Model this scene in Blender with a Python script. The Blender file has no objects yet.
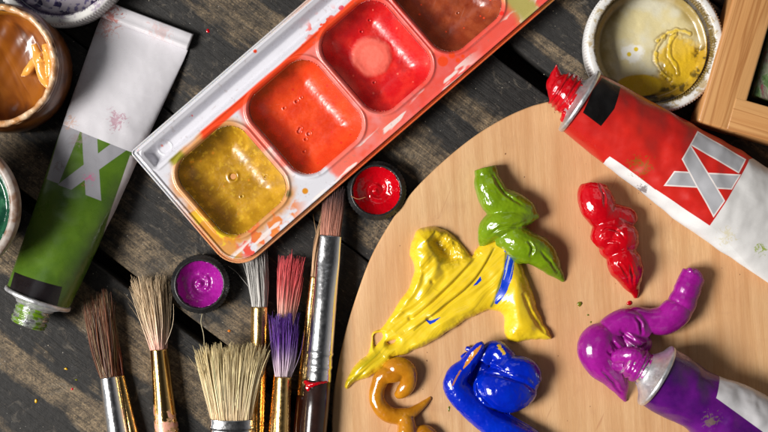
import bpy, bmesh, math, random
import numpy as np
from mathutils import Vector, noise as mnoise
random.seed(7); rng = np.random.default_rng(7)
S = 0.0003          # metres per unit; all lengths below are in units of 0.3 mm
H = 1500.0          # camera height above the table
scene = bpy.context.scene
COL = scene.collection

# ------------------------------------------------------------------ helpers
def lin(r, g, b):
    f = lambda c: (c/255/12.92) if c/255 <= 0.04045 else ((c/255+0.055)/1.055)**2.4
    return (f(r), f(g), f(b), 1.0)
def P(x, y, z=0.0):
    k = (H-z)/H
    return np.array([(x-384)*k, (216-y)*k, z], float)
def P2(x, y, z=0.0):
    p = P(x, y, z); return (p[0], p[1])
def sstep(a, b, x):
    t = np.clip((np.asarray(x, float)-a)/(b-a), 0, 1); return t*t*(3-2*t)

def empty(name, loc, label, cat, group=None):
    o = bpy.data.objects.new(name, None); COL.objects.link(o)
    o.location = Vector(loc)*S; o.empty_display_size = 0.01
    o['label'] = label; o['category'] = cat
    if group: o['group'] = group
    o['_o'] = [float(v) for v in loc]
    return o
def tag(o, label=None, cat=None, group=None, kind=None):
    if label: o['label'] = label
    if cat: o['category'] = cat
    if group: o['group'] = group
    if kind: o['kind'] = kind
    return o
def mk(name, verts, faces, mat, parent=None, col=None, smooth=True, origin=None, extra=None):
    """verts in world units (numpy N x 3)"""
    verts = np.asarray(verts, float)
    if parent is not None:
        p = parent; org = np.zeros(3)
        while p is not None:
            org = org+np.array(p['_o']); p = p.parent
        loc = np.zeros(3)
    else:
        org = np.array(origin, float) if origin is not None else np.array([verts[:, 0].mean(), verts[:, 1].mean(), verts[:, 2].min()])
        loc = org
    me = bpy.data.meshes.new(name)
    me.from_pydata(((verts-org)*S).tolist(), [], [list(map(int, f)) for f in faces])
    if smooth:
        me.polygons.foreach_set('use_smooth', np.ones(len(me.polygons), bool))
    a = me.attributes.new('q', 'FLOAT_VECTOR', 'POINT')
    a.data.foreach_set('vector', verts.astype(np.float32).ravel())
    if col is not None:
        c = me.attributes.new('col', 'FLOAT_COLOR', 'POINT')
        cc = np.ones((len(verts), 4), np.float32); cc[:, :3] = np.asarray(col)[:, :3]
        c.data.foreach_set('color', cc.ravel())
    if extra is not None:
        for k, v in extra.items():
            e = me.attributes.new(k, 'FLOAT', 'POINT'); e.data.foreach_set('value', np.asarray(v, np.float32))
    me.materials.append(mat); me.update()
    o = bpy.data.objects.new(name, me); COL.objects.link(o)
    o.location = Vector(loc)*S
    o['_o'] = [float(v) for v in loc]
    if parent is not None: o.parent = parent
    return o

def nz(pts, scale, seed=0.0):
    """vector noise value -1..1 for N x 3 numpy"""
    return np.array([mnoise.noise(Vector((p[0]*scale+seed, p[1]*scale-seed, p[2]*scale+seed*0.5))) for p in pts])
def grid_noise(X, Y, sx, sy, seed=0, oct=1):
    """fast value noise on arrays"""
    out = np.zeros(X.shape); amp = 1; tot = 0
    for o in range(oct):
        r = np.random.default_rng(seed*31+o+1); T = r.random((256, 256))*2-1
        x = X*sx*(2**o)+37.3*seed; y = Y*sy*(2**o)+11.7*seed
        xi = np.floor(x).astype(int); yi = np.floor(y).astype(int); fx = x-xi; fy = y-yi
        fx = fx*fx*(3-2*fx); fy = fy*fy*(3-2*fy)
        g = lambda a, b: T[a % 256, b % 256]
        v = (g(xi, yi)*(1-fx)+g(xi+1, yi)*fx)*(1-fy)+(g(xi, yi+1)*(1-fx)+g(xi+1, yi+1)*fx)*fy
        out += amp*v; tot += amp; amp *= .5
    return out/tot

def frame(a, b):
    a = np.array(a, float); b = np.array(b, float); d = b-a; L = np.linalg.norm(d); d /= L
    up = np.array([0, 0, 1.0]); s = np.cross(d, up); s /= np.linalg.norm(s); u = np.cross(s, d)
    return a, d, s, u, L
def grid_faces(n, m, wrap=True, cap0=False, cap1=False):
    f = []
    mm = m if wrap else m-1
    for i in range(n-1):
        for j in range(mm):
            k = (j+1) % m
            f.append((i*m+j, i*m+k, (i+1)*m+k, (i+1)*m+j))
    if cap0: f.append(tuple(range(m-1, -1, -1)))
    if cap1: f.append(tuple((n-1)*m+j for j in range(m)))
    return f
def lathe(prof, fr, seg=64, cap0=False, cap1=False, fn=None, flip=False):
    """prof list of (axial, radius) or (axial, rs, ru); fr=(origin, axis, side, up)"""
    o, d, s, u = fr[:4]; V = []
    th = np.linspace(0, 2*math.pi, seg, endpoint=False)
    for p in prof:
        rs = p[1]; ru = p[2] if len(p) > 2 else p[1]
        k = np.ones(seg) if fn is None else fn(p[0], th)
        V.append(o+d*p[0]+np.outer(np.cos(th)*rs*k, s)+np.outer(np.sin(th)*ru*k, u))
    V = np.vstack(V); F = grid_faces(len(prof), seg, True, cap0, cap1)
    if flip: F = [tuple(reversed(f)) for f in F]
    return V, F
def upframe(x, y, z=0, zref=0):
    p = P(x, y, zref); p[2] = z
    return (p, np.array([0, 0, 1.0]), np.array([1.0, 0, 0]), np.array([0, 1.0, 0]))
def merge(parts):
    V = []; F = []; n = 0
    for v, f in parts:
        V.append(np.asarray(v)); F += [tuple(i+n for i in ff) for ff in f]; n += len(v)
    return np.vstack(V), F
def smooth_path(pts, n=12):
    """Catmull-Rom through rows (any dims)"""
    pts = np.array(pts, float); out = []
    q = np.vstack([2*pts[0]-pts[1], pts, 2*pts[-1]-pts[-2]])
    for i in range(1, len(q)-2):
        for k in range(n):
            t = k/n; a, b, c, d = q[i-1], q[i], q[i+1], q[i+2]
            out.append(.5*((2*b)+(-a+c)*t+(2*a-5*b+4*c-d)*t*t+(-a+3*b-3*c+d)*t**3))
    out.append(pts[-1]); return np.array(out)
def sweep(rows, seg=20, n=10, flat=1.0):
    """rows (x,y,z,r) in world units"""
    R = smooth_path(rows, n); V = []
    N = len(R)
    for i in range(N):
        a = R[max(0, i-1), :3]; b = R[min(N-1, i+1), :3]; d = b-a; d = d/(np.linalg.norm(d)+1e-9)
        s = np.cross(d, [0, 0, 1.0]);
        if np.linalg.norm(s) < 1e-3: s = np.array([1.0, 0, 0])
        s /= np.linalg.norm(s); u = np.cross(s, d)
        th = np.linspace(0, 2*math.pi, seg, endpoint=False); r = max(R[i, 3], .15)
        V.append(R[i, :3]+np.outer(np.cos(th)*r, s)+np.outer(np.sin(th)*r*flat, u))
    V = np.vstack(V); F = grid_faces(N, seg, True, True, True)
    return V, F
def ellipsoid(c, r, seg=28):
    V = []; F = []
    n = seg//2
    for i in range(n+1):
        a = math.pi*(i+.02)/(n+.04)
        for j in range(seg):
            b = 2*math.pi*j/seg
            V.append([c[0]+r[0]*math.sin(a)*math.cos(b), c[1]+r[1]*math.sin(a)*math.sin(b), c[2]+r[2]*math.cos(a)])
    F = grid_faces(n+1, seg, True, True, True)
    return np.array(V), [tuple(reversed(f)) for f in F]
def remesh(parts, voxel=0.8, iters=6, factor=.5):
    """unite closed shapes by a voxel remesh, return numpy verts and faces"""
    V, F = merge(parts)
    me = bpy.data.meshes.new('tmp'); me.from_pydata((V*.01).tolist(), [], F)
    bm = bmesh.new(); bm.from_mesh(me); bmesh.ops.recalc_face_normals(bm, faces=bm.faces); bm.to_mesh(me); bm.free()
    o = bpy.data.objects.new('tmp', me); COL.objects.link(o)
    m = o.modifiers.new('r', 'REMESH'); m.mode = 'VOXEL'; m.voxel_size = voxel*.01; m.use_smooth_shade = True
    s = o.modifiers.new('s', 'SMOOTH'); s.iterations = iters; s.factor = factor
    dg = bpy.context.evaluated_depsgraph_get(); dg.update()
    e = o.evaluated_get(dg); m2 = bpy.data.meshes.new_from_object(e)
    co = np.empty(len(m2.vertices)*3); m2.vertices.foreach_get('co', co); co = co.reshape(-1, 3)/.01
    no = np.empty(len(m2.vertices)*3); m2.vertices.foreach_get('normal', no); no = no.reshape(-1, 3)
    F2 = [tuple(p.vertices) for p in m2.polygons]
    bpy.data.objects.remove(o); bpy.data.meshes.remove(me); bpy.data.meshes.remove(m2)
    return co, F2, no
def poly_sdf(X, Y, poly):
    """signed distance, negative inside"""
    poly = np.array(poly, float); n = len(poly)
    D = np.full(X.shape, 1e9); inside = np.zeros(X.shape, bool)
    for i in range(n):
        a = poly[i]; b = poly[(i+1) % n]; e = b-a
        t = np.clip(((X-a[0])*e[0]+(Y-a[1])*e[1])/(e@e+1e-9), 0, 1)
        D = np.minimum(D, np.hypot(X-a[0]-t*e[0], Y-a[1]-t*e[1]))
        if a[1] != b[1]:
            c = ((Y > a[1]) != (Y > b[1])) & (X < (b[0]-a[0])*(Y-a[1])/(b[1]-a[1])+a[0])
            inside ^= c
    return np.where(inside, -D, D)
def line_dist(X, Y, pts):
    """distance to a polyline and fraction along"""
    pts = np.array(pts, float); D = np.full(X.shape, 1e9); T = np.zeros(X.shape); n = len(pts)-1
    for i in range(n):
        a = pts[i]; b = pts[i+1]; e = b-a
        t = np.clip(((X-a[0])*e[0]+(Y-a[1])*e[1])/(e@e+1e-9), 0, 1)
        d = np.hypot(X-a[0]-t*e[0], Y-a[1]-t*e[1]); m = d < D
        D = np.where(m, d, D); T = np.where(m, (i+t)/n, T)
    return D, T
def rrect(U, V, u0, u1, v0, v1, r):
    cu, cv = (u0+u1)/2, (v0+v1)/2; a = np.abs(U-cu)-((u1-u0)/2-r); b = np.abs(V-cv)-((v1-v0)/2-r)
    return np.hypot(np.maximum(a, 0), np.maximum(b, 0))+np.minimum(np.maximum(a, b), 0)-r
def hfield(name, XX, YY, ZZ, keep, mat, parent=None, col=None, origin=None, extra=None):
    """XX,YY,ZZ 2-D arrays (world); keep mask"""
    n, m = XX.shape; idx = -np.ones((n, m), int); idx[keep] = np.arange(keep.sum())
    a = idx[:-1, :-1]; b = idx[1:, :-1]; c = idx[1:, 1:]; d = idx[:-1, 1:]
    ok = (a >= 0) & (b >= 0) & (c >= 0) & (d >= 0)
    F = np.stack([a[ok], b[ok], c[ok], d[ok]], 1)
    # orient up
    V = np.stack([XX[keep], YY[keep], ZZ[keep]], 1)
    if len(F):
        f = F[0]; nrm = np.cross(V[f[1]]-V[f[0]], V[f[2]]-V[f[0]])
        if nrm[2] < 0: F = F[:, ::-1]
    C = None if col is None else col[keep]
    E = None if extra is None else {k: v[keep] for k, v in extra.items()}
    return mk(name, V, F.tolist(), mat, parent, C, True, origin, E)
def bevel_box(fr, x0, x1, y0, y1, z0, z1, b=1.0):
    """box in frame (o, d, s, u): x along d, y along s, z along u"""
    bm = bmesh.new()
    vs = [bm.verts.new((x, y, z)) for x in (x0, x1) for y in (y0, y1) for z in (z0, z1)]
    for f in ((0, 1, 3, 2), (4, 6, 7, 5), (0, 4, 5, 1), (2, 3, 7, 6), (0, 2, 6, 4), (1, 5, 7, 3)): bm.faces.new([vs[i] for i in f])
    bmesh.ops.recalc_face_normals(bm, faces=bm.faces)
    bmesh.ops.bevel(bm, geom=list(bm.edges), offset=b, segments=3, profile=.5, affect='EDGES')
    bm.verts.index_update()
    V = np.array([v.co[:] for v in bm.verts]); F = [tuple(v.index for v in f.verts) for f in bm.faces]; bm.free()
    o, d, s, u = fr[:4]
    W = o+np.outer(V[:, 0], d)+np.outer(V[:, 1], s)+np.outer(V[:, 2], u)
    if np.dot(np.cross(d, s), u) < 0: F = [tuple(reversed(f)) for f in F]
    return W, F

# ------------------------------------------------------------------ material helper
class M:
    def __init__(s, name):
        s.m = bpy.data.materials.new(name); s.m.use_nodes = True; s.t = s.m.node_tree; s.n = s.t.nodes; s.l = s.t.links
        s.b = s.n['Principled BSDF']
        a = s.n.new('ShaderNodeAttribute'); a.attribute_name = 'q'; s.q = a.outputs['Vector']
    def put(s, sock, v):
        if isinstance(v, bpy.types.NodeSocket): s.l.new(v, sock)
        elif isinstance(v, (tuple, list)): sock.default_value = v if len(v) == len(sock.default_value) else tuple(v)[:len(sock.default_value)]
        else: sock.default_value = v
    def set(s, **k):
        names = dict(color='Base Color', rough='Roughness', metal='Metallic', coat='Coat Weight', coatr='Coat Roughness', trans='Transmission Weight', ior='IOR', alpha='Alpha', sss='Subsurface Weight', spec='Specular IOR Level', normal='Normal', sheen='Sheen Weight')
        for a, v in k.items(): s.put(s.b.inputs[names[a]], v)
        return s
    def attr(s, name, out='Color'):
        a = s.n.new('ShaderNodeAttribute'); a.attribute_name = name; return a.outputs[out]
    def math(s, op, a, b=0.0, c=0.0, clamp=False):
        n = s.n.new('ShaderNodeMath'); n.operation = op; n.use_clamp = clamp
        s.put(n.inputs[0], a); s.put(n.inputs[1], b); s.put(n.inputs[2], c); return n.outputs[0]
    def map(s, rot=0, sc=(1, 1, 1), loc=(0, 0, 0), src=None):
        n = s.n.new('ShaderNodeMapping'); n.vector_type = 'POINT'; s.l.new(src or s.q, n.inputs[0])
        # rotate first, scale after
        if rot:
            r = s.n.new('ShaderNodeVectorRotate'); r.rotation_type = 'Z_AXIS'; s.l.new(src or s.q, r.inputs['Vector']); r.inputs['Angle'].default_value = rot
            s.l.new(r.outputs[0], n.inputs[0])
        n.inputs['Scale'].default_value = sc; n.inputs['Location'].default_value = loc; return n.outputs[0]
    def noise(s, scale=.1, detail=4, rough=.55, vec=None, dist=0.0, out='Fac'):
        n = s.n.new('ShaderNodeTexNoise'); s.l.new(vec or s.q, n.inputs['Vector'])
        n.inputs['Scale'].default_value = scale; n.inputs['Detail'].default_value = detail; n.inputs['Roughness'].default_value = rough; n.inputs['Distortion'].default_value = dist
        return n.outputs[out]
    def ramp(s, f, stops, interp='LINEAR'):
        n = s.n.new('ShaderNodeValToRGB'); s.put(n.inputs[0], f); cr = n.color_ramp; cr.interpolation = interp
        while len(cr.elements) > 1: cr.elements.remove(cr.elements[-1])
        first = True
        for p, c in stops:
            if not isinstance(c, (tuple, list)): c = (c, c, c, 1)
            if first: e = cr.elements[0]; e.position = p; first = False
            else: e = cr.elements.new(p)
            e.color = c
        return n.outputs['Color']
    def mix(s, f, a, b, blend='MIX'):
        n = s.n.new('ShaderNodeMix'); n.data_type = 'RGBA'; n.blend_type = blend; s.put(n.inputs[0], f); s.put(n.inputs[6], a); s.put(n.inputs[7], b); return n.outputs[2]
    def mr(s, v, a, b, c=0.0, d=1.0, smooth=False):
        n = s.n.new('ShaderNodeMapRange'); n.interpolation_type = 'SMOOTHSTEP' if smooth else 'LINEAR'
        for i, x in enumerate((v, a, b, c, d)): s.put(n.inputs[i], x)
        return n.outputs[0]
    def bump(s, h, strength=.5, dist=1.0, prev=None):
        n = s.n.new('ShaderNodeBump'); n.inputs['Strength'].default_value = strength; n.inputs['Distance'].default_value = dist*S; s.put(n.inputs['Height'], h)
        if prev is not None: s.l.new(prev, n.inputs['Normal'])
        return n.outputs[0]
    def dotp(s, v, c=None):
        n = s.n.new('ShaderNodeVectorMath'); n.operation = 'DOT_PRODUCT'; s.l.new(c or s.q, n.inputs[0]); n.inputs[1].default_value = v; return n.outputs['Value']
    def poly(s, pts):
        """min inward distance of a convex polygon given in world xy units"""
        pts = [np.array(p[:2], float) for p in pts]; c = sum(pts)/len(pts); d = None
        for i in range(len(pts)):
            a, b = pts[i], pts[(i+1) % len(pts)]; e = b-a; nrm = np.array([-e[1], e[0]])/np.linalg.norm(e)
            if nrm@(c-a) < 0: nrm = -nrm
            v = s.math('SUBTRACT', s.dotp((nrm[0], nrm[1], 0)), float(nrm@a))
            d = v if d is None else s.math('MINIMUM', d, v)
        return d

def paint_mat(name, color, color2=None, rough=.16, attr=False, bumpy=.35, sss=0.0):
    m = M(name); c = m.attr('col') if attr else color
    n1 = m.noise(.06, 5, .6)
    if color2: c = m.mix(m.mr(n1, .35, .65), c, color2)
    h = m.noise(.12, 4, .5, dist=.6); h2 = m.noise(.7, 3, .5)
    nb = m.bump(h, bumpy*.7, 1.6); nb = m.bump(h2, bumpy*.25, .3, nb)
    m.set(color=c, rough=m.mr(m.noise(.2, 3), .3, .7, rough*.7, rough*1.5), coat=.35, coatr=.06, normal=nb, sss=sss)
    if sss: m.b.inputs['Subsurface Radius'].default_value = (.0008, .0004, .0002)
    return m.m

MAT = {}
# table wood
def table_mat():
    m = M('charred_wood'); a = math.radians(37)
    # n coordinate: across the grain (world y up)  n = -sin*x_px + cos*y_px
    nv = m.dotp((-math.sin(a), -math.cos(a), 0))
    off = -math.sin(a)*384+math.cos(a)*216
    n0 = m.math('ADD', nv, off)
    wob = m.noise(.012, 3, .5); n1 = m.math('ADD', n0, m.mr(wob, 0, 1, -7, 7))
    st = m.map(a, (.012, .16, .1)); stf = m.noise(1, 6, .65, st)
    st2 = m.map(a, (.03, .6, .1)); fine = m.noise(1, 4, .6, st2)
    def rp(v): return (v+520)/920
    stops = [(-520, .2), (-425, .6), (-400, .15), (-345, .3), (-336, .7), (-329, .1), (-300, .05), (-296, .85), (-286, .75), (-280, .15), (-254, .1), (-215, .08), (-205, .6), (-184, .6), (-180, .08), (-158, .1), (-152, .7), (-108, .6), (-103, .12), (-60, .15), (-50, .5), (-25, .5), (-18, .15), (60, .3), (96, .35), (102, .7), (138, .6), (153, .12), (172, .15), (178, .9), (214, .8), (222, .15), (262, .2), (268, .85), (292, .75), (300, .1), (326, .12), (332, .6), (352, .5), (360, .1), (400, .5)]
    stops = stops[::1]
    # two ramps of at most 32 stops
    A = [s_ for s_ in stops if s_[0] <= -18]; B = [s_ for s_ in stops if s_[0] >= -18]
    ra = m.ramp(m.mr(n1, -520, 400), [(rp(p), v) for p, v in A]); rb = m.ramp(m.mr(n1, -520, 400), [(rp(p), v) for p, v in B])
    sel = m.math('GREATER_THAN', n1, -18.0)
    prof = m.mix(sel, ra, rb)
    patch = m.noise(.018, 5, .62)
    wear = m.math('ADD', m.math('MULTIPLY', prof, 1.0), m.math('ADD', m.mr(stf, .3, .7, -.22, .22), m.mr(patch, .3, .7, -.45, .34)))
    wear = m.mr(wear, .32, .72, 0, 1)
    speck = m.noise(.55, 5, .75); grit = m.noise(.14, 6, .75); wear = m.math('MULTIPLY', wear, m.mr(speck, .36, .58, .2, 1.0)); wear = m.math('MULTIPLY', wear, m.mr(grit, .36, .56, .25, 1.0))
    dark = m.mix(m.mr(m.math('ADD', m.math('MULTIPLY', fine, .5), m.math('MULTIPLY', grit, .5)), .35, .65), lin(13, 12, 12), lin(54, 52, 50))
    tan = m.mix(m.mr(fine, .3, .7), lin(92, 75, 56), lin(172, 150, 118))
    c = m.mix(wear, dark, tan)
    sc2 = m.noise(.05, 7, .78, dist=1.2); c = m.mix(m.mr(sc2, .56, .66, 0, .38), c, lin(128, 118, 104)); sp = m.noise(.45, 2, .5); c = m.mix(m.mr(sp, .72, .77), c, lin(165, 160, 150))
    scr = m.noise(1, 2, .5, m.map(-.6, (.9, .02, .5))); c = m.mix(m.mr(scr, .74, .80, 0, .4), c, lin(140, 132, 120))
    nb = m.bump(stf, .5, 2.5); nb = m.bump(fine, .4, 1.0, nb); nb = m.bump(grit, .5, 2.0, nb); nb = m.bump(speck, .4, .8, nb)
    m.set(color=c, rough=m.mr(fine, .3, .7, .5, .8), normal=nb, spec=.35)
    return m.m
def board_mat():
    m = M('birch_plywood')
    v = m.map(-.06, (.22, .008, .1)); g = m.noise(1, 6, .62, v)
    v2 = m.map(-.06, (.9, .09, .1)); g2 = m.noise(1, 4, .6, v2)
    c = m.ramp(g, [(.25, lin(196, 148, 98)), (.42, lin(215, 171, 122)), (.6, lin(224, 183, 135)), (.75, lin(206, 159, 110))])
    c = m.mix(m.mr(g2, .35, .7, 0, .38), c, lin(188, 140, 100))
    big = m.noise(.008, 3, .5); c = m.mix(m.mr(big, .4, .7, 0, .5), c, lin(208, 150, 104)); wv = m.n.new('ShaderNodeTexWave'); wv.wave_type = 'BANDS'; wv.bands_direction = 'X'; m.l.new(m.map(-.06, (1, .12, 1)), wv.inputs['Vector']); wv.inputs['Scale'].default_value = .011; wv.inputs['Distortion'].default_value = 9; wv.inputs['Detail'].default_value = 4; wv.inputs['Detail Scale'].default_value = .9; c = m.mix(m.mr(wv.outputs['Fac'], .55, 1, 0, .32), c, lin(190, 138, 90)); smu = m.noise(.03, 5, .65, dist=1.0); c = m.mix(m.mr(smu, .56, .72, 0, .22), c, lin(180, 130, 96))
    v3 = m.map(.35, (.09, .012, .1)); cr = m.noise(1, 3, .4, v3, 1.2); c = m.mix(m.mr(cr, .70, .76, 0, .35), c, lin(166, 100, 66))
    pin = m.noise(.22, 1, .3); c = m.mix(m.mr(pin, .80, .82, 0, .8), c, lin(110, 70, 45))
    nb = m.bump(g2, .35, .5)
    m.set(color=c, rough=.5, normal=nb, spec=.35, coat=.08, coatr=.3)
    return m.m
MAT['table'] = table_mat(); MAT['board'] = board_mat()
def plain(name, color, rough=.4, metal=0, coat=0, n_amt=.0, scale=.1, color2=None, bump=0, **k):
    m = M(name); c = color
    if color2 is not None: c = m.mix(m.mr(m.noise(scale, 5, .6), .35, .65), color, color2)
    m.set(color=c, rough=m.mr(m.noise(.25, 4), .3, .7, rough*.75, rough*1.3), metal=metal, coat=coat, **k)
    if bump: m.set(normal=m.bump(m.noise(.35, 4, .6), bump, 1.0))
    return m.m
MAT['silver'] = plain('nickel_metal', (.86, .86, .87, 1), .2, 1, bump=.12)
MAT['alu'] = plain('aluminium', (.86, .86, .88, 1), .42, .85, color2=(.62, .62, .64, 1), bump=.25)
MAT['gold'] = plain('brass_metal', (.92, .62, .26, 1), .24, 1, color2=(.84, .52, .18, 1), bump=.15)
MAT['black_plastic'] = plain('black_plastic', (.012, .012, .013, 1), .3, color2=(.025, .025, .025, 1), bump=.2)
MAT['brown_lacquer'] = plain('brown_lacquer', (.018, .008, .007, 1), .2, coat=.4, color2=(.03, .013, .010, 1))
MAT['red_lacquer'] = plain('rust_lacquer', (.28, .06, .02, 1), .2, coat=.5)
MAT['attr_plastic'] = None

# ------------------------------------------------------------------ table of planks
def planks():
    a = math.radians(37); g = np.array([math.cos(a), -math.sin(a), 0]); s = np.array([-math.sin(a), -math.cos(a), 0]); u = np.array([0, 0, 1.0])
    o = np.array([-384.0, 216.0, 0]); parts = []
    cuts = [(-900, -700), (-698, -430), (-427, -272), (-253, -14), (-12.5, 139), (153, 372), (374, 640), (642, 900)]
    for n0, n1 in cuts: parts.append(bevel_box((o, g, s, u), -900, 1900, n0, n1, -46, 0, 2.2))
    parts.append(bevel_box((o, g, s, u), -900, 1900, -900, 900, -70, -47, 1))
    V, F = merge(parts); return mk('table_top', V, F, MAT['table'], origin=(0, 0, 0))
tag(planks(), kind='structure')
BT = 15.0            # board top
def board():
    out = [(546, 102), (530, 106.5), (508, 116), (482, 131), (457, 149.5), (430, 173.5), (409, 196), (391, 221.5), (371, 257), (355, 300), (345, 334), (338, 366), (333, 400), (332, 440), (338, 490), (362, 550), (410, 605), (480, 645), (570, 668), (670, 660), (760, 625), (830, 560), (866, 470), (872, 380), (850, 300), (805, 226), (750, 172), (690, 128), (640, 104), (600, 96), (570, 98), (546, 102)]
    o = smooth_path(np.array(out, float), 10)[:-1]; o = np.array([P(x, y, BT) for x, y in o]); n = len(o)
    t = np.roll(o, -1, 0)-np.roll(o, 1, 0); nn = np.stack([t[:, 1], -t[:, 0]], 1); nn /= np.linalg.norm(nn, axis=1)[:, None]
    if np.dot(nn[0], o[0, :2]-o[:, :2].mean(0)) < 0: nn = -nn
    V = []
    for ins, z in ((1.2, .4), (.3, 1.3), (0, 2.5), (0, BT-2.2), (.25, BT-1.1), (.8, BT-.35), (1.7, BT), (20, BT)):
        q = o.copy(); q[:, :2] -= nn*ins; q[:, 2] = z; V.append(q)
    V = np.vstack(V); F = grid_faces(8, n, True, True, True)
    a = V[F[-1][0]]; f = F[-1]; area2 = sum(V[f[k]][0]*V[f[(k+1) % n]][1]-V[f[(k+1) % n]][0]*V[f[k]][1] for k in range(n))
    if area2 < 0: F = [tuple(reversed(f)) for f in F]
    return mk('palette_board', V, F, MAT['board'], origin=(*o[:, :2].mean(0), 0))
tag(board(), 'large pale birch painting board with curved edge and blobs of fresh paint on it', 'palette')

# ------------------------------------------------------------------ fresh paint on the board
def B(x, y, z, r=None):
    """point on the photograph at height z above the board"""
    p = P(x, y, BT+z); return (p[0], p[1], p[2]) if r is None else (p[0], p[1], p[2], r)
def worm(rows, flat=.92, seg=22, fat=1.0):
    """rows (px, py, r, zoff) ; the strand lies on the board"""
    return sweep([B(x, y, r*flat*.82*fat+z, r*fat+.4) for x, y, r, z in rows], seg, 8, flat)
def settle(V, amp=.35, sc=.12, N=None, seed=0, floor=BT):
    V = V.copy()
    if N is not None: V += N*(nz(V, sc, seed)*amp+nz(V, sc*3.5, seed+9)*amp*.35)[:, None]
    V[:, 2] = np.maximum(V[:, 2], floor-.3); return V
def blob(name, parts, mat, label, cat='paint', voxel=.75, iters=5, amp=.5, colfn=None, sc=.12, group='blobs of paint on the round board', fold=None):
    V, F, N = remesh(parts, voxel, iters)
    V = settle(V, amp, sc, N, len(V) % 17)
    if fold: V = fold(V, N)
    # a thin skirt where the paint wets the wood
    k = np.clip(1-(V[:, 2]-BT)/2.2, 0, 1); V[:, :2] += N[:, :2]*(k*.9)[:, None]
    o = mk(name, V, F, mat, col=None if colfn is None else colfn(V))
    return tag(o, label, cat, group)
def ridges(path, n, depth, width):
    """fold lines running along a polyline"""
    def f(V, N):
        D, T = line_dist(V[:, 0], V[:, 1], path)
        up = np.clip(N[:, 2], 0, 1)
        V[:, 2] -= depth*np.exp(-(D/width)**2)*up; return V
    return f
def creases(paths, depth, width):
    def f(V, N):
        for i, p_ in enumerate(paths):
            D, T = line_dist(V[:, 0]+nz(V, .15, i)*1.2, V[:, 1]+nz(V, .15, i+5)*1.2, smooth_path(np.array(p_), 6)); up = np.clip(N[:, 2], 0, 1)*np.sin(np.clip(T, .0, 1)*math.pi)**.7
            V[:, 2] += depth*up*(.45*np.exp(-((D-width*1.7)/width)**2)-np.exp(-(D/width)**2))
        return V
    return f
G = paint_mat('green_paint', lin(122, 152, 20), lin(102, 132, 14), .14)
R_ = paint_mat('red_paint', lin(196, 6, 22), lin(176, 2, 16), .12)
PU = paint_mat('magenta_paint', lin(160, 26, 144), lin(134, 16, 122), .22)
BL = paint_mat('blue_paint', None, None, .13, attr=True, bumpy=.5)
OC = paint_mat('ochre_paint', lin(198, 132, 28), lin(176, 108, 16), .16)

blob('green_paint', [
    sweep([B(489, 184, 10, 12.5), B(486.5, 175, 10, 11.8), B(485.2, 168.5, 10, 11), B(485, 167.6, 10, 9.5), B(484.9, 167.2, 10, 1)], 24, 3, .95),
    worm([(485, 174, 8.5, 1), (486, 178, 10.5, 1), (489, 186, 12.5, 1), (497, 201, 14, 0), (511, 207, 14, 0), (523, 212, 12, 1), (531, 219, 8, 3)], fat=1.12),
    worm([(481, 246, 1.5, 0), (485, 238, 7, 1), (492, 228, 11.5, 2), (504, 222, 12.5, 5), (517, 218, 10, 8), (529, 217, 6, 10), (539, 216, 1.5, 12)], fat=1.12),
    worm([(498, 236, 9, 0), (512, 238, 13.5, 1), (524, 246, 14.5, 1), (535, 250, 13, 2), (545, 258, 11.5, 1), (553, 268, 7.5, 0), (559, 275, 4, 0), (564, 281, 1, 0)], fat=1.12),
    ellipsoid(B(521, 251, 9), (12, 13, 11)), ellipsoid(B(541, 246, 7), (9, 10, 9)),
], G, 'glossy leaf green twist of paint with a pointed tip beside the yellow smear', fold=creases([[P2(492, 172, 36), P2(498, 184, 38), P2(508, 196, 38), P2(524, 206, 36)], [P2(488, 236, 36), P2(500, 228, 44), P2(514, 226, 46), P2(530, 221, 44)], [P2(528, 240, 42), P2(532, 248, 42), P2(530, 258, 38)], [P2(540, 250, 38), P2(550, 262, 34), P2(559, 274, 24)]], 1.8, 1.5))

blob('red_paint', [
    worm([(594, 186, 11, 0), (594, 194, 13.5, 0), (598, 206, 14.5, 1), (606, 216, 13, 2), (617, 217, 10.5, 3), (626, 218, 9, 2), (629, 223, 8, 0)], fat=1.2),
    worm([(622, 228, 9, 3), (613, 226, 12, 4), (606, 236, 13, 3), (600, 243, 10, 1)], fat=1.2),
    worm([(604, 249, 7, 0), (612, 247, 11, 4), (622, 238, 13.5, 5), (627, 248, 10, 2)], fat=1.2),
    worm([(620, 250, 11, 1), (624, 262, 14, 2), (629, 273, 12, 1), (632, 284, 7.5, 0), (635, 292, 3.5, 0), (636, 298, 1, 0)], fat=1.2),
], R_, 'glossy crimson twist of paint standing alone in the middle of the board', fold=creases([[P2(598, 180, 36), P2(603, 194, 38), P2(604, 208, 38)], [P2(600, 233, 38), P2(609, 229, 42), P2(618, 231, 42), P2(624, 240, 40)], [P2(604, 243, 40), P2(612, 240, 44), P2(620, 244, 44)], [P2(628, 262, 38), P2(631, 275, 34), P2(634, 290, 26)], [P2(616, 262, 36), P2(624, 272, 34), P2(631, 289, 26)]], 1.5, 1.3))
def pflat(V, N):
    return V
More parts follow.
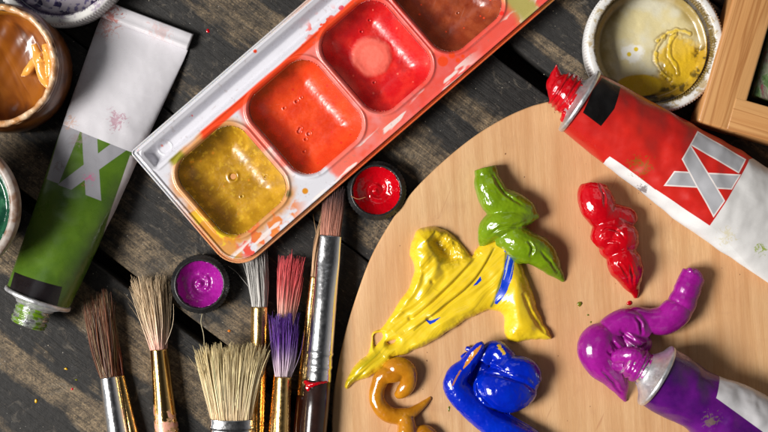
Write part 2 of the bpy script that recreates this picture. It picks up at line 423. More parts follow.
blob('magenta_paint', [
    worm([(694, 275, 8, 4), (693, 277, 11.5, 3), (690.5, 283, 12.0, 2), (688, 289, 13.0, 2), (685.5, 295, 12.6, 2), (683, 301, 13.9, 1), (680, 307, 13.5, 1), (676, 312, 15, 1), (665, 320, 14.5, 1), (651, 321, 12.5, 2), (638, 318, 11, 4), (630, 318, 10, 7)]),
    sweep([B(686, 292, 11, 13), B(690, 283, 11, 12.6), B(693.5, 275.5, 11, 12.2), B(694, 274.5, 11, 11.5), B(694.3, 274, 11, 2)], 24, 3, .95),
    sweep([B(693, 277, 17, 4), B(692, 272, 19, 2.6), B(690, 269, 20, 1.8), B(687.5, 269.5, 21, .8)], 12, 6),
    worm([(646, 334, 10, 3), (637, 325, 12.5, 5), (625, 321, 12.5, 6), (613, 328, 13, 4), (606, 338, 13, 5)]),
    worm([(612, 333, 12, 3), (601, 341, 19, 1), (598, 350, 20, 1), (603, 362, 18, 0), (613, 374, 14, 0), (620, 386, 9, 0), (623, 395, 4.5, 0), (626, 401, 1, 0)]),
    worm([(606, 336, 8, 14), (616, 346, 9, 14), (624, 357, 9, 12), (630, 368, 8, 9)]),
    worm([(630, 330, 9, 8), (632, 342, 9, 12), (640, 350, 10, 16)]),
    ellipsoid(B(632, 344, 12), (20, 14, 13)), ellipsoid(B(622, 364, 8), (11, 12, 9)),
], PU, 'thick magenta paint worm squeezed out of the purple tube and folded over itself', amp=.45, sc=.06, fold=creases([[P2(606, 350, 46), P2(616, 358, 46), P2(624, 370, 42), P2(629, 384, 34)], [P2(611, 341, 48), P2(620, 350, 50), P2(630, 358, 48)], [P2(620, 330, 44), P2(630, 338, 48), P2(640, 344, 48)], [P2(636, 316, 42), P2(641, 326, 40), P2(643, 336, 40)], [P2(600, 368, 36), P2(611, 380, 32), P2(622, 394, 24)]], 2.6, 1.7))

def bluecol(V):
    C = np.tile(np.array(lin(2, 34, 176)[:3]), (len(V), 1))
    a = np.clip((nz(V, .07, 3)+.2), 0, 1)[:, None]; C = C*(1-a*.5)+np.array(lin(0, 50, 196)[:3])*a*.5
    D, T = line_dist(V[:, 0], V[:, 1], [P2(481, 345, 35), P2(472, 355, 33), P2(463, 368, 30)])
    w = 2.1*np.sin(np.clip(T, .02, .98)*math.pi)**.5
    k = ((D < w) & (V[:, 2] > BT+8)).astype(float)[:, None]; C = C*(1-k)+np.array(lin(206, 136, 52)[:3])*k
    D, T = line_dist(V[:, 0], V[:, 1], [P2(460, 370, 28), P2(456, 376, 26), P2(452, 384, 24)])
    k = (D < .8).astype(float)[:, None]; C = C*(1-k)+np.array(lin(170, 110, 70)[:3])*k
    D, T = line_dist(V[:, 0], V[:, 1], [P2(498, 345, 24), P2(503, 352, 24)]); k = (D < 1.6+nz(V, .8)).astype(float)[:, None]
    C = C*(1-k)+np.array(lin(222, 180, 40)[:3])*k
    D, T = line_dist(V[:, 0], V[:, 1], [P2(531, 362, 18), P2(539, 376, 18), P2(540, 395, 16)]); k = (np.clip(1-D/4, 0, 1)*.6)[:, None]
    return C*(1-k)+np.array(lin(60, 30, 110)[:3])*k
blob('blue_paint', [
    sweep([B(482, 341, 20, 1), B(480.5, 345, 20, 4.5), B(474, 355, 17, 7), B(466, 366, 14, 8.5), B(458, 375, 12, 11), B(456, 386, 10, 13), B(464, 398, 10, 13.5), B(478, 410, 10, 14.5), B(495, 423, 10, 15.5), B(516, 436, 10, 16), B(540, 450, 9, 15)], 22, 8, .9),
    ellipsoid(B(478, 374, 1), (14, 20, 7)), ellipsoid(B(505, 389, 11), (32, 24, 21)), ellipsoid(B(516, 380, 10), (24, 20, 20)),
    worm([(484, 362, 8, 4), (490, 352, 9.5, 3), (498, 352, 10, 4), (505, 362, 12, 4), (500, 371, 11, 8)]),
    worm([(505, 368, 10, 9), (514, 368, 12, 8), (526, 372, 13, 6), (533, 384, 10, 6)]),
    worm([(463, 354, 3.2, 0), (467, 359, 4, 1), (471, 364, 4, 2)]), worm([(466, 348, 2, 2), (471, 350, 2.6, 3), (477, 353, 3, 4)]),
], BL, 'shiny ultramarine blue paint heap with an ochre streak near the board bottom', colfn=bluecol, amp=.6, sc=.1,
    fold=lambda V, N: ridges([P2(476, 366, 24), P2(475, 380, 24), P2(481, 395, 24), P2(494, 408, 24), P2(510, 416, 24), P2(528, 424, 24)], 1, 7, 3.2)(ridges([P2(483, 372, 30), P2(496, 374, 34), P2(510, 377, 35), P2(524, 382, 34), P2(536, 391, 28)], 1, 2.6, 1.7)(V, N), N))
blob('ochre_paint', [
    worm([(386, 371, 7, 0), (396, 368, 10.5, 0), (406, 371, 10, 1), (408, 383, 8, 1), (402, 392, 6.5, 0), (396, 396, 3, 0)], fat=1.0),
    worm([(405, 366, 6, 6), (396, 374, 7.5, 5), (384, 376, 8, 3), (378, 387, 7.5, 1), (377, 400, 7.5, 0), (384, 411, 8, 0), (395, 416, 8, 0), (407, 415, 7, 0), (417, 409, 4.5, 0), (426, 402, 2.3, 0), (431, 397.5, .8, 0)], fat=1.0),
    worm([(401, 414, 6, 1), (406, 422, 8.5, 1), (407, 434, 10, 1), (404, 448, 11, 0)], fat=1.0),
    worm([(412, 440, 9, 0), (424, 433, 8, 0), (432, 437, 7, 0), (437, 446, 6, 0)], fat=1.0),
], OC, 'ochre paint squiggle curling from under the yellow smear to the board bottom', amp=.35)

# yellow smear : sheet of thick paint
def yellow():
    Z0 = 5
    poly = [(344, 388), (346, 381), (352, 370), (360, 360), (368, 353), (371, 345), (372, 336), (375, 331), (382, 328), (389, 319), (398, 305), (406, 293), (412, 280), (415, 269), (414, 262), (410, 255), (410, 248), (413, 240), (416, 232), (422, 228), (432, 226), (441, 228), (450, 233), (458, 240), (466, 249), (472, 256), (479, 247), (487, 240), (498, 236), (508, 237), (514, 246), (519, 257), (524, 268), (529, 282), (534, 297), (538, 308), (544, 323), (552, 336), (551, 339), (538, 340), (524, 341), (516, 342.5), (508, 339), (505, 332), (505, 322), (504, 315), (498, 311), (488, 311), (476, 316), (464, 322), (450, 331), (436, 340), (420, 348), (406, 354), (394, 358), (395, 361), (386, 367), (377, 373.5), (367, 378), (358, 381), (351, 387), (347, 390)]
    k = (H-BT-Z0)/H
    x = np.arange(338, 560, .42); y = np.arange(218, 350+45, .42)
    PX, PY = np.meshgrid(x, y, indexing='ij')
    wx = grid_noise(PX, PY, .12, .12, 3, 3)*1.3; wy = grid_noise(PX, PY, .12, .12, 4, 3)*1.3
    d = poly_sdf(PX+wx, PY+wy, smooth_path(np.array(poly+[poly[0]]), 3)[:-1])
    hole = poly_sdf(PX, PY, smooth_path(np.array([(373.5, 345), (373, 337), (376, 333.5), (382, 333), (383, 338), (379, 343), (375, 347), (373.5, 345)]), 4))
    hole2 = poly_sdf(PX, PY, smooth_path(np.array([(387, 342.5), (391, 341), (396, 340), (394, 343), (389, 344.5), (387, 342.5)]), 4))
    d = np.maximum(d, -hole*1.0-.2); d = np.maximum(d, -hole2)
    # local thickness
    ctrl = [(425, 236, 20), (440, 245, 9), (455, 252, 6), (420, 255, 18), (424, 275, 12), (412, 300, 9), (440, 290, 9), (470, 270, 9), (500, 250, 9), (510, 270, 12), (520, 295, 17), (525, 325, 17), (515, 333, 13), (480, 300, 10), (450, 318, 12), (420, 335, 10), (395, 345, 9), (370, 365, 9), (352, 380, 6), (540, 333, 9), (400, 325, 6), (385, 340, 4)]
    num = 0; den = 0
    for cx, cy, h in ctrl:
        w = 1/((PX-cx)**2+(PY-cy)**2+60)**1.6; num = num+w*h; den = den+w
    Hm = num/den
    t = np.clip(-d/(Hm*.95+1), 0, 1)
    h = Hm*np.sqrt(np.clip(1-(1-t)**2, 0, 1))
    def ridge(pts, amp, wid, taper=True, asym=0):
        D, T = line_dist(PX, PY, smooth_path(np.array(pts, float), 8))
        w = wid*1.25; a = amp*.62*np.clip(Hm/10, .3, 1)*(np.sin(np.clip(T, 0, 1)*math.pi)**.4 if taper else 1)
        return a*np.exp(-(D/w)**2)
    # long drag lines toward the lower left
    h += ridge([(478, 252), (466, 265), (452, 279), (436, 294), (415, 312), (392, 331)], 2.6, 2.2)
    h -= ridge([(481, 253), (469, 266), (455, 281), (439, 297), (418, 315), (396, 333)], 3.0, 1.3)
    h += ridge([(492, 247), (484, 262), (474, 276), (462, 288), (446, 302), (425, 318), (404, 331)], 2.3, 1.8)
    h -= ridge([(494, 248), (486, 263), (476, 278), (464, 290.5), (448, 304.5), (427, 320.5), (400, 337)], 3.2, .9)
    h += ridge([(414, 262), (420, 272), (416, 288), (404, 306), (392, 322)], 3.0, 3.0)
    h -= ridge([(424, 270), (422, 282), (414, 296), (402, 312)], 2.6, 2.2)
    h += ridge([(422, 238), (432, 250), (436, 264), (430, 282), (418, 300)], 2.5, 3.0)
    h -= ridge([(430, 236), (442, 247), (449, 256), (451, 262)], 11, 5.5)
    h -= ridge([(440, 262), (444, 276), (436, 290)], 1.8, 3)
    h += ridge([(505, 260), (514, 282), (516, 305), (518, 330)], 3.0, 5)
    h -= ridge([(522, 292), (532, 315), (545, 333)], 3.5, 1.6)
    h += ridge([(380, 352), (366, 362), (352, 378)], 2.2, 2.0)
    h -= ridge([(384, 356), (370, 366), (354, 382)], 2.4, 1.1)
    h += ridge([(460, 322), (440, 334), (420, 343), (396, 352)], 2.5, 3.0)
    for kx, ky in ((432, 281), (428, 318), (410, 318)): h -= 2.2*np.exp(-((PX-kx)**2+(PY-ky)**2)/5)
    # fine striations along the drag, warped
    a = math.radians(141); L = PX*math.cos(a)+PY*math.sin(a); Wd = -PX*math.sin(a)+PY*math.cos(a)
    Wd = Wd+grid_noise(PX, PY, .03, .03, 9, 2)*6
    inner = sstep(0, 6, -d)
    drag = sstep(300, 250, PY-(PX-470)*-.4) * 0+1
    zone = inner*sstep(520, 490, PX)
    h += grid_noise(L, Wd, .012, .16, 6, 2)*1.5*zone+grid_noise(L, Wd, .03, .8, 7, 2)*.16*zone
    h += grid_noise(PX, PY, .05, .05, 8, 2)*1.6*inner
    # crumbly edge at the top right of the left lump
    rough = sstep(30, 8, np.hypot(PX-452, PY-246))
    h += grid_noise(PX, PY, .17, .17, 12, 3)*2.0*rough*sstep(0, 3, -d)
    h = np.maximum(h, np.where(d < -1.2, 1.0, -5))
    h = np.where(d < 0, h, -d*1.2)
    keep = d < 1.3
    XX = (PX-384)*k; YY = (216-PY)*k; ZZ = BT+h-.05
    ZZ = np.where(d > 0, BT-.2-d*.4, ZZ)
    Y1 = np.array(lin(238, 206, 44)[:3]); Y2 = np.array(lin(230, 192, 26)[:3]); OL = np.array(lin(170, 156, 14)[:3]); BLc = np.array(lin(8, 60, 200)[:3])
    n = (grid_noise(L, Wd, .015, .12, 15, 3)*.5+.5)[..., None]; C = Y1*(1-n)+Y2*n
    D, T = line_dist(PX, PY, [(385, 352), (368, 362), (350, 380)]); o = (np.exp(-(D/6)**2)*sstep(.1, .9, grid_noise(L, Wd, .02, .5, 16, 2)+.6))[..., None]*.8; C = C*(1-o)+OL*o
    lump = (rough*.35+np.exp(-(line_dist(PX, PY, [(430, 238), (450, 258)])[0]/6)**2)*.35)[..., None]; lump = np.clip(lump, 0, .6); C = C*(1-lump)+np.array(lin(196, 158, 16)[:3])*lump
    # smeared dark line
    for pts, w, cc, am in (([(494, 248), (486, 263), (476, 278), (464, 290.5), (440, 308), (414, 330)], .8, (120, 110, 20), .7), ([(470, 262), (452, 282), (436, 297)], .7, (150, 124, 20), .6), ([(506, 250), (504, 268), (499, 284), (494, 300), (491, 306)], 1.3, (40, 80, 50), .85)):
        D, T = line_dist(PX, PY, pts); m_ = (np.exp(-(D/w)**2)*am)[..., None]; C = C*(1-m_)+np.array(lin(*cc)[:3])*m_
    # blue streaks
    bs = poly_sdf(PX+wx*.5, PY+wy*.5, [(505, 250), (508, 247.5), (512, 251), (514, 259), (513, 268), (511, 278), (507, 289), (502, 298), (497, 304), (494.5, 303), (496, 295), (500, 286), (503, 274), (505, 262), (507, 254), (503.5, 251)])
    st = grid_noise((PX-500)+(PY-275)*.28, PY, .9, .05, 21, 2)
    m_ = ((bs < 0) & ((st < .28) | (PY > 292) | (PY < 256))).astype(float)[..., None]; C = C*(1-m_)+BLc*m_
    lt = ((bs < -.4) & (st >= .28) & (PY <= 292) & (PY >= 256)).astype(float)[..., None]*.65; C = C*(1-lt)+np.array(lin(150, 180, 225)[:3])*lt
    for pl in ([(480, 276.5), (476, 282), (473, 285.5), (477, 284), (481, 280)], [(426, 320), (431, 320.5), (440, 317), (434, 322), (430, 324)]):
        m_ = (poly_sdf(PX, PY, pl) < .2).astype(float)[..., None]; C = C*(1-m_)+BLc*m_
    m = paint_mat('yellow_paint', None, None, .27, attr=True, bumpy=.12)
    o = hfield('yellow_paint', XX, YY, ZZ, keep, m, col=C, origin=(*P2(460, 290, BT), BT))
    tag(o, 'broad smear of yellow paint with a blue streak dragged across the board', 'paint', 'blobs of paint on the round board')
yellow()

# ------------------------------------------------------------------ watercolour box
def col_of(*c): return np.array(lin(*c)[:3])
def wbox():
    ZR = 33.0; k = (H-ZR)/H; O = P(128, 152, ZR)
    ang = math.radians(40.8); ud = np.array([math.cos(ang), math.sin(ang)])*k; vd = np.array([math.sin(ang), -math.cos(ang)])*k
    U0, U1, V1 = 0, 496, 164
    root = empty('watercolour_box', (O[0]+ud[0]*240+vd[0]*82, O[1]+ud[1]*240+vd[1]*82, 0), 'long white plastic watercolour box with stained square wells lying diagonally', 'paint box')
    wells = [(17, 103, 39, 139), (113, 202, 37, 141), (209, 293, 37, 141), (301, 387, 37, 141), (395, 482, 37, 141)]
    r_ = .62
    U, V = np.meshgrid(np.arange(-2, U1+2, r_), np.arange(-2, V1+2, r_), indexing='ij')
    def outer(U, V):
        a = rrect(U, V, U0, U1, -60, V1, 30); b = rrect(U, V, U0, U1, 0, V1+60, 5); return np.maximum(a, b)
    d = outer(U, V)
    XY = lambda U, V: (O[0]+U*ud[0]+V*vd[0], O[1]+U*ud[1]+V*vd[1])
    def bowl(s): t = np.clip(-s/30, 0, 1); return 23*(1-(1-t)**2.3)
    z = np.full(U.shape, ZR-3.0)
    S_all = np.full(U.shape, 1e9)
    for w in wells:
        s = rrect(U, V, *w, 24); S_all = np.minimum(S_all, s); z -= bowl(s)
    z += 1.6*np.exp(-((S_all-2.2)/1.6)**2)
    st = rrect(U, V, 9, U1-8, 9, 31, 4); z -= 11*sstep(0, 8, -st)
    z += 1.0*np.exp(-((st-1.8)/1.3)**2)
    # thumb dimple in the trough
    D = np.hypot(U-30, V-19); z += .5*np.exp(-((D-7)/.8)**2)
    z += sstep(7.2, 5.8, -d)*1.6
    z += grid_noise(U, V, .03, .03, 2, 2)*.3
    # stains
    n1 = grid_noise(U, V, .035, .035, 5, 4); n2 = grid_noise(U, V, .12, .12, 6, 3); n3 = grid_noise(U, V, .02, .09, 8, 3)
    C = np.tile(col_of(216, 215, 222), U.shape+(1,)).reshape(U.shape+(3,))
    def lay(mask, c):
        nonlocal C
        mask = np.clip(mask, 0, 1)[..., None]; C = C*(1-mask)+np.array(c)*mask
    OR = col_of(238, 74, 34); RD = col_of(228, 44, 34); AM = col_of(214, 140, 34); YE = col_of(232, 196, 40); PK = col_of(240, 116, 96)
    notr = sstep(-1, 2, st)
    # amber halo round the first well
    s1 = rrect(U, V, *wells[0], 24)
    lay(sstep(11, 2, s1+n2*4+sstep(40, 150, V+U*.0)*-1+sstep(20, 0, U)*-4)*sstep(120, 95, U-(V-90)*.0)*notr*.85, AM)
    lay(sstep(.0, .25, n1+sstep(30, 5, U)*.35+sstep(90, 140, V)*.15-.2)*sstep(60, 30, U)*sstep(40, 60, V)*.9*sstep(2, 7, -d), AM*.95+YE*.05)
    lay(sstep(.05, .3, n2)*sstep(45, 15, np.hypot(U-8, V-118)), YE)
    lay(sstep(.0, .2, n2+.1)*sstep(20, 12, np.hypot((U-38)*.8, V-150)), col_of(226, 84, 70))
    lay(sstep(-.1, .2, n2)*sstep(26, 12, np.hypot((U-66)*.6, V-146)), col_of(226, 130, 60))
    # red/orange flood between the later wells
    f = sstep(0, 12, U-(101+sstep(118, 145, V)*34)+n1*16+n2*5)*sstep(33, 37, V+n3*2)
    lay(f*(.82+.18*n2), OR); lay(f*sstep(-.3, .4, n1)*.75, PK); lay(f*sstep(200, 260, U)*.5, RD)
    lay(sstep(60, 68, U+n2*6)*sstep(30.5, 33, V+n3*2.5)*sstep(41, 39, V), OR)
    lay(sstep(22, 28, U)*sstep(44, 38, U)*sstep(31, 34, V)*sstep(41, 39, V), col_of(150, 140, 40))
    # worn white patches along the outer margin
    wh = sstep(.14, .26, grid_noise(U, V, .03, .16, 11, 3))*sstep(144, 147, V)*sstep(340, 300, U)
    lay(wh*.9, col_of(238, 226, 220)); lay(sstep(.1, .16, grid_noise(U, V, .05, .12, 14, 3))*sstep(143, 146, V)*sstep(360, 375, U)*.8, col_of(236, 214, 200))
    lay(sstep(380, 395, U+n1*10)*sstep(40, 60, V)*sstep(.0, .3, n1+.2), col_of(176, 164, 92))
    lay((s1 > 0)*sstep(3.5, 1, np.hypot(U-94-n2, V-136)/1.6)*.8, col_of(72, 80, 40))
    spots = [(0, 0)]
    for (px, py, rr, cc) in ((255, 51, 1.6, OR), (341, 7, 2.6, col_of(214, 70, 90)), (305, 191, 2.8, AM), (303, 45, 1.2, OR), (231, 56, .8, OR), (137, 149, 1.3, OR), (443, 61, 5.0, OR), (432, 51, 2.2, PK), (463, 56, 1.6, OR), (376, 9, 2, PK), (341, 63, 1.6, OR), (321, 24, 1.3, OR), (458, 60, 2, OR), (502, 13, 2, RD), (356, 44, 1, RD), (160, 145, .8, PK), (452, 55, 3, OR), (191, 115, .6, RD)):
        p = P(px, py, ZR); rel = p[:2]-O[:2]; u = rel@ud/k/k; v = rel@vd/k/k
        lay(sstep(rr+.7, rr-.2, np.hypot(U-u, V-v)), cc)
    # splash reaching into the trough
    lay(sstep(.30, .38, n2+.12*np.exp(-((U-224)/10)**2))*sstep(16, 4, np.hypot((U-230)*.5, V-29)), OR*.9)
    lay(sstep(.45, .5, grid_noise(U, V, .5, .5, 31, 1))*sstep(.75, .8, grid_noise(U, V, .23, .23, 33, 1)+.3)*.25, col_of(150, 120, 110))
    X, Y = XY(U, V)
    zt = np.where(d > -4.5, ZR-14-(d+4.5)*20, z)
    m = M('white_stained_plastic'); nb = m.bump(m.noise(.5, 3, .6), .08, .5)
    scr = m.noise(1, 2, .5, m.map(.9, (1.2, .02, .3))); 
    c = m.mix(m.mr(scr, .74, .82, 0, .12), m.attr('col'), (.85, .8, .78, 1))
    m.set(color=c, rough=m.mr(m.noise(.1, 4), .3, .7, .2, .4), normal=nb, coat=.2)
    hfield('tray', X, Y, zt, d < -4.0, m.m, root, C)
    # clear outer case : double lip with walls
    m = M('clear_plastic'); m.set(color=m.attr('col'), rough=.22, sss=.7, coat=.3); m.b.inputs['Subsurface Radius'].default_value = (.004, .003, .002)
    g2 = .4
    Ua, Va = np.meshgrid(np.arange(-1.2, U1+1.2, .62), np.arange(-1.2, V1+1.2, .62), indexing='ij')
    da = outer(Ua, Va)
    za = np.where(da > 9, 0, ZR-6+1.2*np.cos((da+1.2)*2.4)+1.4*sstep(-3, -5, da)-1.0)
    za = np.where(da > -.7, za-(da+.7)*.8, za)
    n1 = grid_noise(Ua, Va, .05, .05, 5, 3)
    Cc = np.tile(col_of(205, 205, 208), Ua.shape+(1,)).reshape(Ua.shape+(3,))
    a_ = (sstep(60, 120, Va+Ua*.35+n1*14))[..., None]; Cc = Cc*(1-a_)+col_of(214, 150, 104)*a_
    b_ = (sstep(115, 150, Ua+n1*25)*sstep(60, 100, Va))[..., None]; Cc = Cc*(1-b_)+col_of(236, 112, 64)*b_
    b_ = (sstep(400, 420, Ua+n1*20)*sstep(60, 100, Va))[..., None]; Cc = Cc*(1-b_)+col_of(190, 120, 60)*b_
    X, Y = XY(Ua, Va)
    hfield('clear_rim', X, Y, za, (da < .05) & (da > -5.4), m.m, root, Cc)
    # side walls of the case, set in under the lip
    def outline(ins):
        pts = []
        for cu, cv, rr, a0 in ((U0+5, 5, 5, 180), (U0+30, V1-30, 30, 90), (U1-30, V1-30, 30, 0), (U1-5, 5, 5, -90)):
            rr = max(rr-ins, .6); sg = (cu-U0 if cu < 200 else U1-cu); 
            ccu = U0+ins+rr if cu < 200 else U1-ins-rr; ccv = ins+rr if cv < 50 else V1-ins-rr
            for k_ in range(9):
                a_ = math.radians(a0+ (90-k_*11.25 if True else 0)); pts.append((ccu+rr*math.cos(a_), ccv+rr*math.sin(a_)))
        return np.array(pts)
    rows = []
    for ins, zz in ((2.0, ZR-7.5), (3.0, ZR-10), (6.5, 2.5), (8.5, .4)):
        o2 = outline(ins); x_, y_ = XY(o2[:, 0], o2[:, 1]); rows.append(np.stack([x_, y_, np.full(len(x_), zz)], 1))
    nn_ = len(rows[0]); Fw = grid_faces(4, nn_, True, False, True)
    mk('side_wall', np.vstack(rows), Fw, plain('milky_plastic', lin(206, 170, 150), .3, color2=lin(200, 200, 204)), root)
    # paint in the wells
    specs = [('ochre yellow', (168, 122, 22), (206, 156, 38), (104, 86, 18)), ('orange', (224, 64, 26), (236, 80, 34), (190, 36, 16)), ('red', (206, 20, 26), (232, 50, 40), (150, 10, 16)), ('brown', (136, 52, 26), (170, 80, 44), (92, 38, 24)), ('olive', (90, 110, 30), (130, 140, 50), (60, 70, 20))]
    for i, (w, (nm, c1, c2, c3)) in enumerate(zip(wells, specs)):
        U, V = np.meshgrid(np.arange(w[0], w[1]+.5, .55), np.arange(w[2], w[3]+.5, .55), indexing='ij')
        s = rrect(U, V, *w, 24); X, Y = XY(U, V)
        base = ZR-3-bowl(s)
        nA = grid_noise(U, V, .05, .05, 40+i, 4); nB = grid_noise(U, V, .3, .3, 50+i, 3); nC = grid_noise(U, V, .11, .11, 60+i, 4)
        z = base+1.2+nA*.5*sstep(0, 14, -s)+nB*.10
        cu, cv = (w[0]+w[1])/2, (w[2]+w[3])/2
        C = np.tile(col_of(*c1), U.shape+(1,)).reshape(U.shape+(3,))
        def lay2(mk_, c):
            nonlocal C
            q = np.clip(mk_, 0, 1)[..., None]; C = C*(1-q)+np.array(c)*q
        lay2(sstep(-.3, .5, nC)*.7, col_of(*c2)); lay2(sstep(.1, .55, nA)*.35, col_of(*c3))
        # wall shade painted into the two window-side edges, mixed with dark pigment
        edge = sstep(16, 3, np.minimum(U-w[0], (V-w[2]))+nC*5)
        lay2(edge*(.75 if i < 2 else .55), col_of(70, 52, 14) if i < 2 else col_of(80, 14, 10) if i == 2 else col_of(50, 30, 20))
        if i == 0:
            lay2(sstep(.2, .5, nB)*.4, col_of(226, 184, 50)); z -= 3*np.exp(-((U-cu-2)**2+(V-cv+4)**2)/9); z += 1*np.exp(-(np.hypot(U-cu-2, V-cv+4)-5)**2/3)
        if i == 2:
            rr = np.hypot((U-cu+3), (V-cv+4)*.95)+nC*2.5; lay2(sstep(22, 17, rr)*.85, col_of(246, 116, 98)); lay2(sstep(13, 10, rr)*sstep(-.1, .3, nA)*.4, col_of(250, 140, 120)); z += 2.0*sstep(23, 15, rr)
        rs = np.random.default_rng(70+i)
        for _ in range((2, 8, 3, 5, 4)[i]):
            bu = rs.uniform(w[0]+18, w[1]-14); bv = rs.uniform(w[2]+18, w[3]-14); br = rs.uniform(.7, 1.7)
            D = np.hypot(U-bu, V-bv); z -= 1.3*br*np.exp(-(D/br)**2); z += .5*np.exp(-((D-br*1.7)/.7)**2)
            lay2(np.exp(-(D/br)**2)*.6, col_of(*c3)*.6)
        for _ in range(10):
            bu = rs.uniform(w[0]+8, w[1]-5); bv = rs.uniform(w[2]+8, w[3]-5); lay2(sstep(1.5, .7, np.hypot(U-bu, V-bv)/rs.uniform(.6, 1.2)), (AM, RD, PK, OR)[i % 4])
        z = np.where(s > -1.3, base-1.5, z)
        m = M(nm.replace(' ', '_')+'_wash'); c = m.attr('col')
        sc = m.noise(1, 2, .5, m.map(.5+i, (1.3, .025, .3))); c = m.mix(m.mr(sc, .72, .8, 0, .3), c, (.8, .6, .5, 1))
        nb = m.bump(m.noise(.35, 5, .65), .22, .8)
        m.set(color=c, rough=m.mr(m.noise(.3, 5, .7), .35, .65, .2, .46), normal=nb, coat=.5, coatr=.2)
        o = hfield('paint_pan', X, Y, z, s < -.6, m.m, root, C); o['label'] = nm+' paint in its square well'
    return root
wbox()

# ------------------------------------------------------------------ squeezed metal tubes
def tube(name, label, p0, p1, zc0, w, h, mat, base=0.0, n=130, seg=96, crumple=1.2, seed=1, crimp=16, white=None, fl=None, rings=None):
    """p0 shoulder centre, p1 crimp centre (photo points); w, h: functions of t"""
    a = P(p0[0], p0[1], zc0); zc1 = base+5; b = P(p1[0], p1[1], zc1)
    root = empty(name, (*((a+b)/2)[:2], base), label, 'paint tube', 'used tubes of paint')
    d = np.array([b[0]-a[0], b[1]-a[1], 0]); L = np.linalg.norm(d); d /= L; s = np.array([d[1], -d[0], 0]); u = np.array([0, 0, 1.0])
    th = np.linspace(0, 2*math.pi, seg, endpoint=False); V = []
    for i in range(n):
        t = i/(n-1); ww = w(t); hh = h(t)
        zz = base+hh*(1.0 if t > .0 else 1)+.2
        zz = zz*(1-max(0, 1-t*6)**2)+zc0*max(0, 1-t*6)**2
        cx = np.sign(np.cos(th))*np.abs(np.cos(th))**(1.0-.12*t); sn = np.sin(th)
        c = a+d*(L*t); c[2] = zz
        V.append(c+np.outer(cx*ww, s)+np.outer(sn*hh, u))
    V = np.vstack(V); T = np.repeat(np.linspace(0, 1, n), seg); TH = np.tile(th, n)
    amp = crumple*np.sin(np.clip(T*1.15+.04, 0, 1)*math.pi)**.5
    no = np.cos(TH)[:, None]*s*.4+np.sin(TH)[:, None]*u
    rd = nz(V, .028, seed); rd2 = nz(V, .075, seed+5)
    dis = -np.abs(rd)*2.2+.5+rd2*.8
    V = V+no*(dis*amp)[:, None]; V[:, 2] = np.maximum(V[:, 2], base+.15)
    F = grid_faces(n, seg, True, True, True)
    mk('tube_body', V, F, mat, root, smooth=True)
    fr = (a, d, s, u)
    return root, fr, L
def tube_mat(name, base, base2, regions, rough=.3, metal=0.0, bump=.3, specks=None):
    """regions: list of (poly in photo px, z, colour, outline colour or None, soft)"""
    m = M(name)
    n1 = m.noise(.03, 4, .6); c = m.mix(m.mr(n1, .35, .65), base, base2)
    # small scuffs
    for pts, z, col, outl in regions:
        d = m.poly([P2(x, y, z) for x, y in pts])
        if outl: c = m.mix(m.mr(d, -1.5, -1.1), c, outl)
        cc = m.mix(m.mr(m.noise(.03, 4), .4, .7, 0, .12), col, (col[0]*.7, col[1]*.7, col[2]*.7, 1))
        c = m.mix(m.mr(d, -.25, .25), c, cc)
    for (x, y, z, r, col, dens) in (specks or []):
        cx, cy = P2(x, y, z); vm = m.n.new('ShaderNodeVectorMath'); vm.operation = 'DISTANCE'
        fl = m.n.new('ShaderNodeVectorMath'); fl.operation = 'MULTIPLY'; m.l.new(m.q, fl.inputs[0]); fl.inputs[1].default_value = (1, 1, 0)
        m.l.new(fl.outputs[0], vm.inputs[0]); vm.inputs[1].default_value = (cx, cy, 0)
        k0 = m.mr(vm.outputs['Value'], 0, r, 1, 0); k = m.math('ADD', k0, m.mr(m.noise(.16, 5, .7, dist=1.5), .3, .7, -.9, .7)); k = m.math('MULTIPLY', m.mr(k, .4, .75, 0, dens), m.mr(k0, 0, .15)); c = m.mix(k, c, col)
    nb = m.bump(m.noise(.04, 2, .5), bump, 4.0)
    m.set(color=c, rough=m.mr(m.noise(.08, 4), .3, .7, rough*.7, rough*1.3), metal=metal, normal=nb, coat=.15, coatr=.2)
    return m.m
def neck(root, fr, r_sh, cone, r0, length, mat, turns=5, depth=1.3, tip=None):
    o, d, s, u = fr; o = o.copy(); dd = -d
    f2 = (o, dd, s, u)
    V, F = lathe([(-3, r_sh*.6), (-3, r_sh+.6), (-2, r_sh+1.4), (.6, r_sh+1.5), (1.4, r_sh+.6), (1.2+cone*.3, r_sh*.82), (1.2+cone*.75, r0+4), (1.2+cone, r0+1.6), (3+cone, r0+.8), (3+cone, .5)], f2, 96)
    sh = mk('metal_shoulder', V, F, MAT['alu'], root)
    z0 = 2.5+cone; prof = [(z0-1, .3)]; n = 70
    for i in range(n+1):
        t = i/n; prof.append((z0+t*length, r0-depth*(.5-.5*math.cos(t*turns*2*math.pi))**1.4-(2.0*max(0, t-.93)/.07)))
    prof += [(z0+length, r0*.6), (z0+length-2, r0*.55), (z0+length-4, .4)]
    V, F = lathe(prof, f2, 64)
    th = mk('threaded_neck', V, F, mat, root)
    return f2, z0

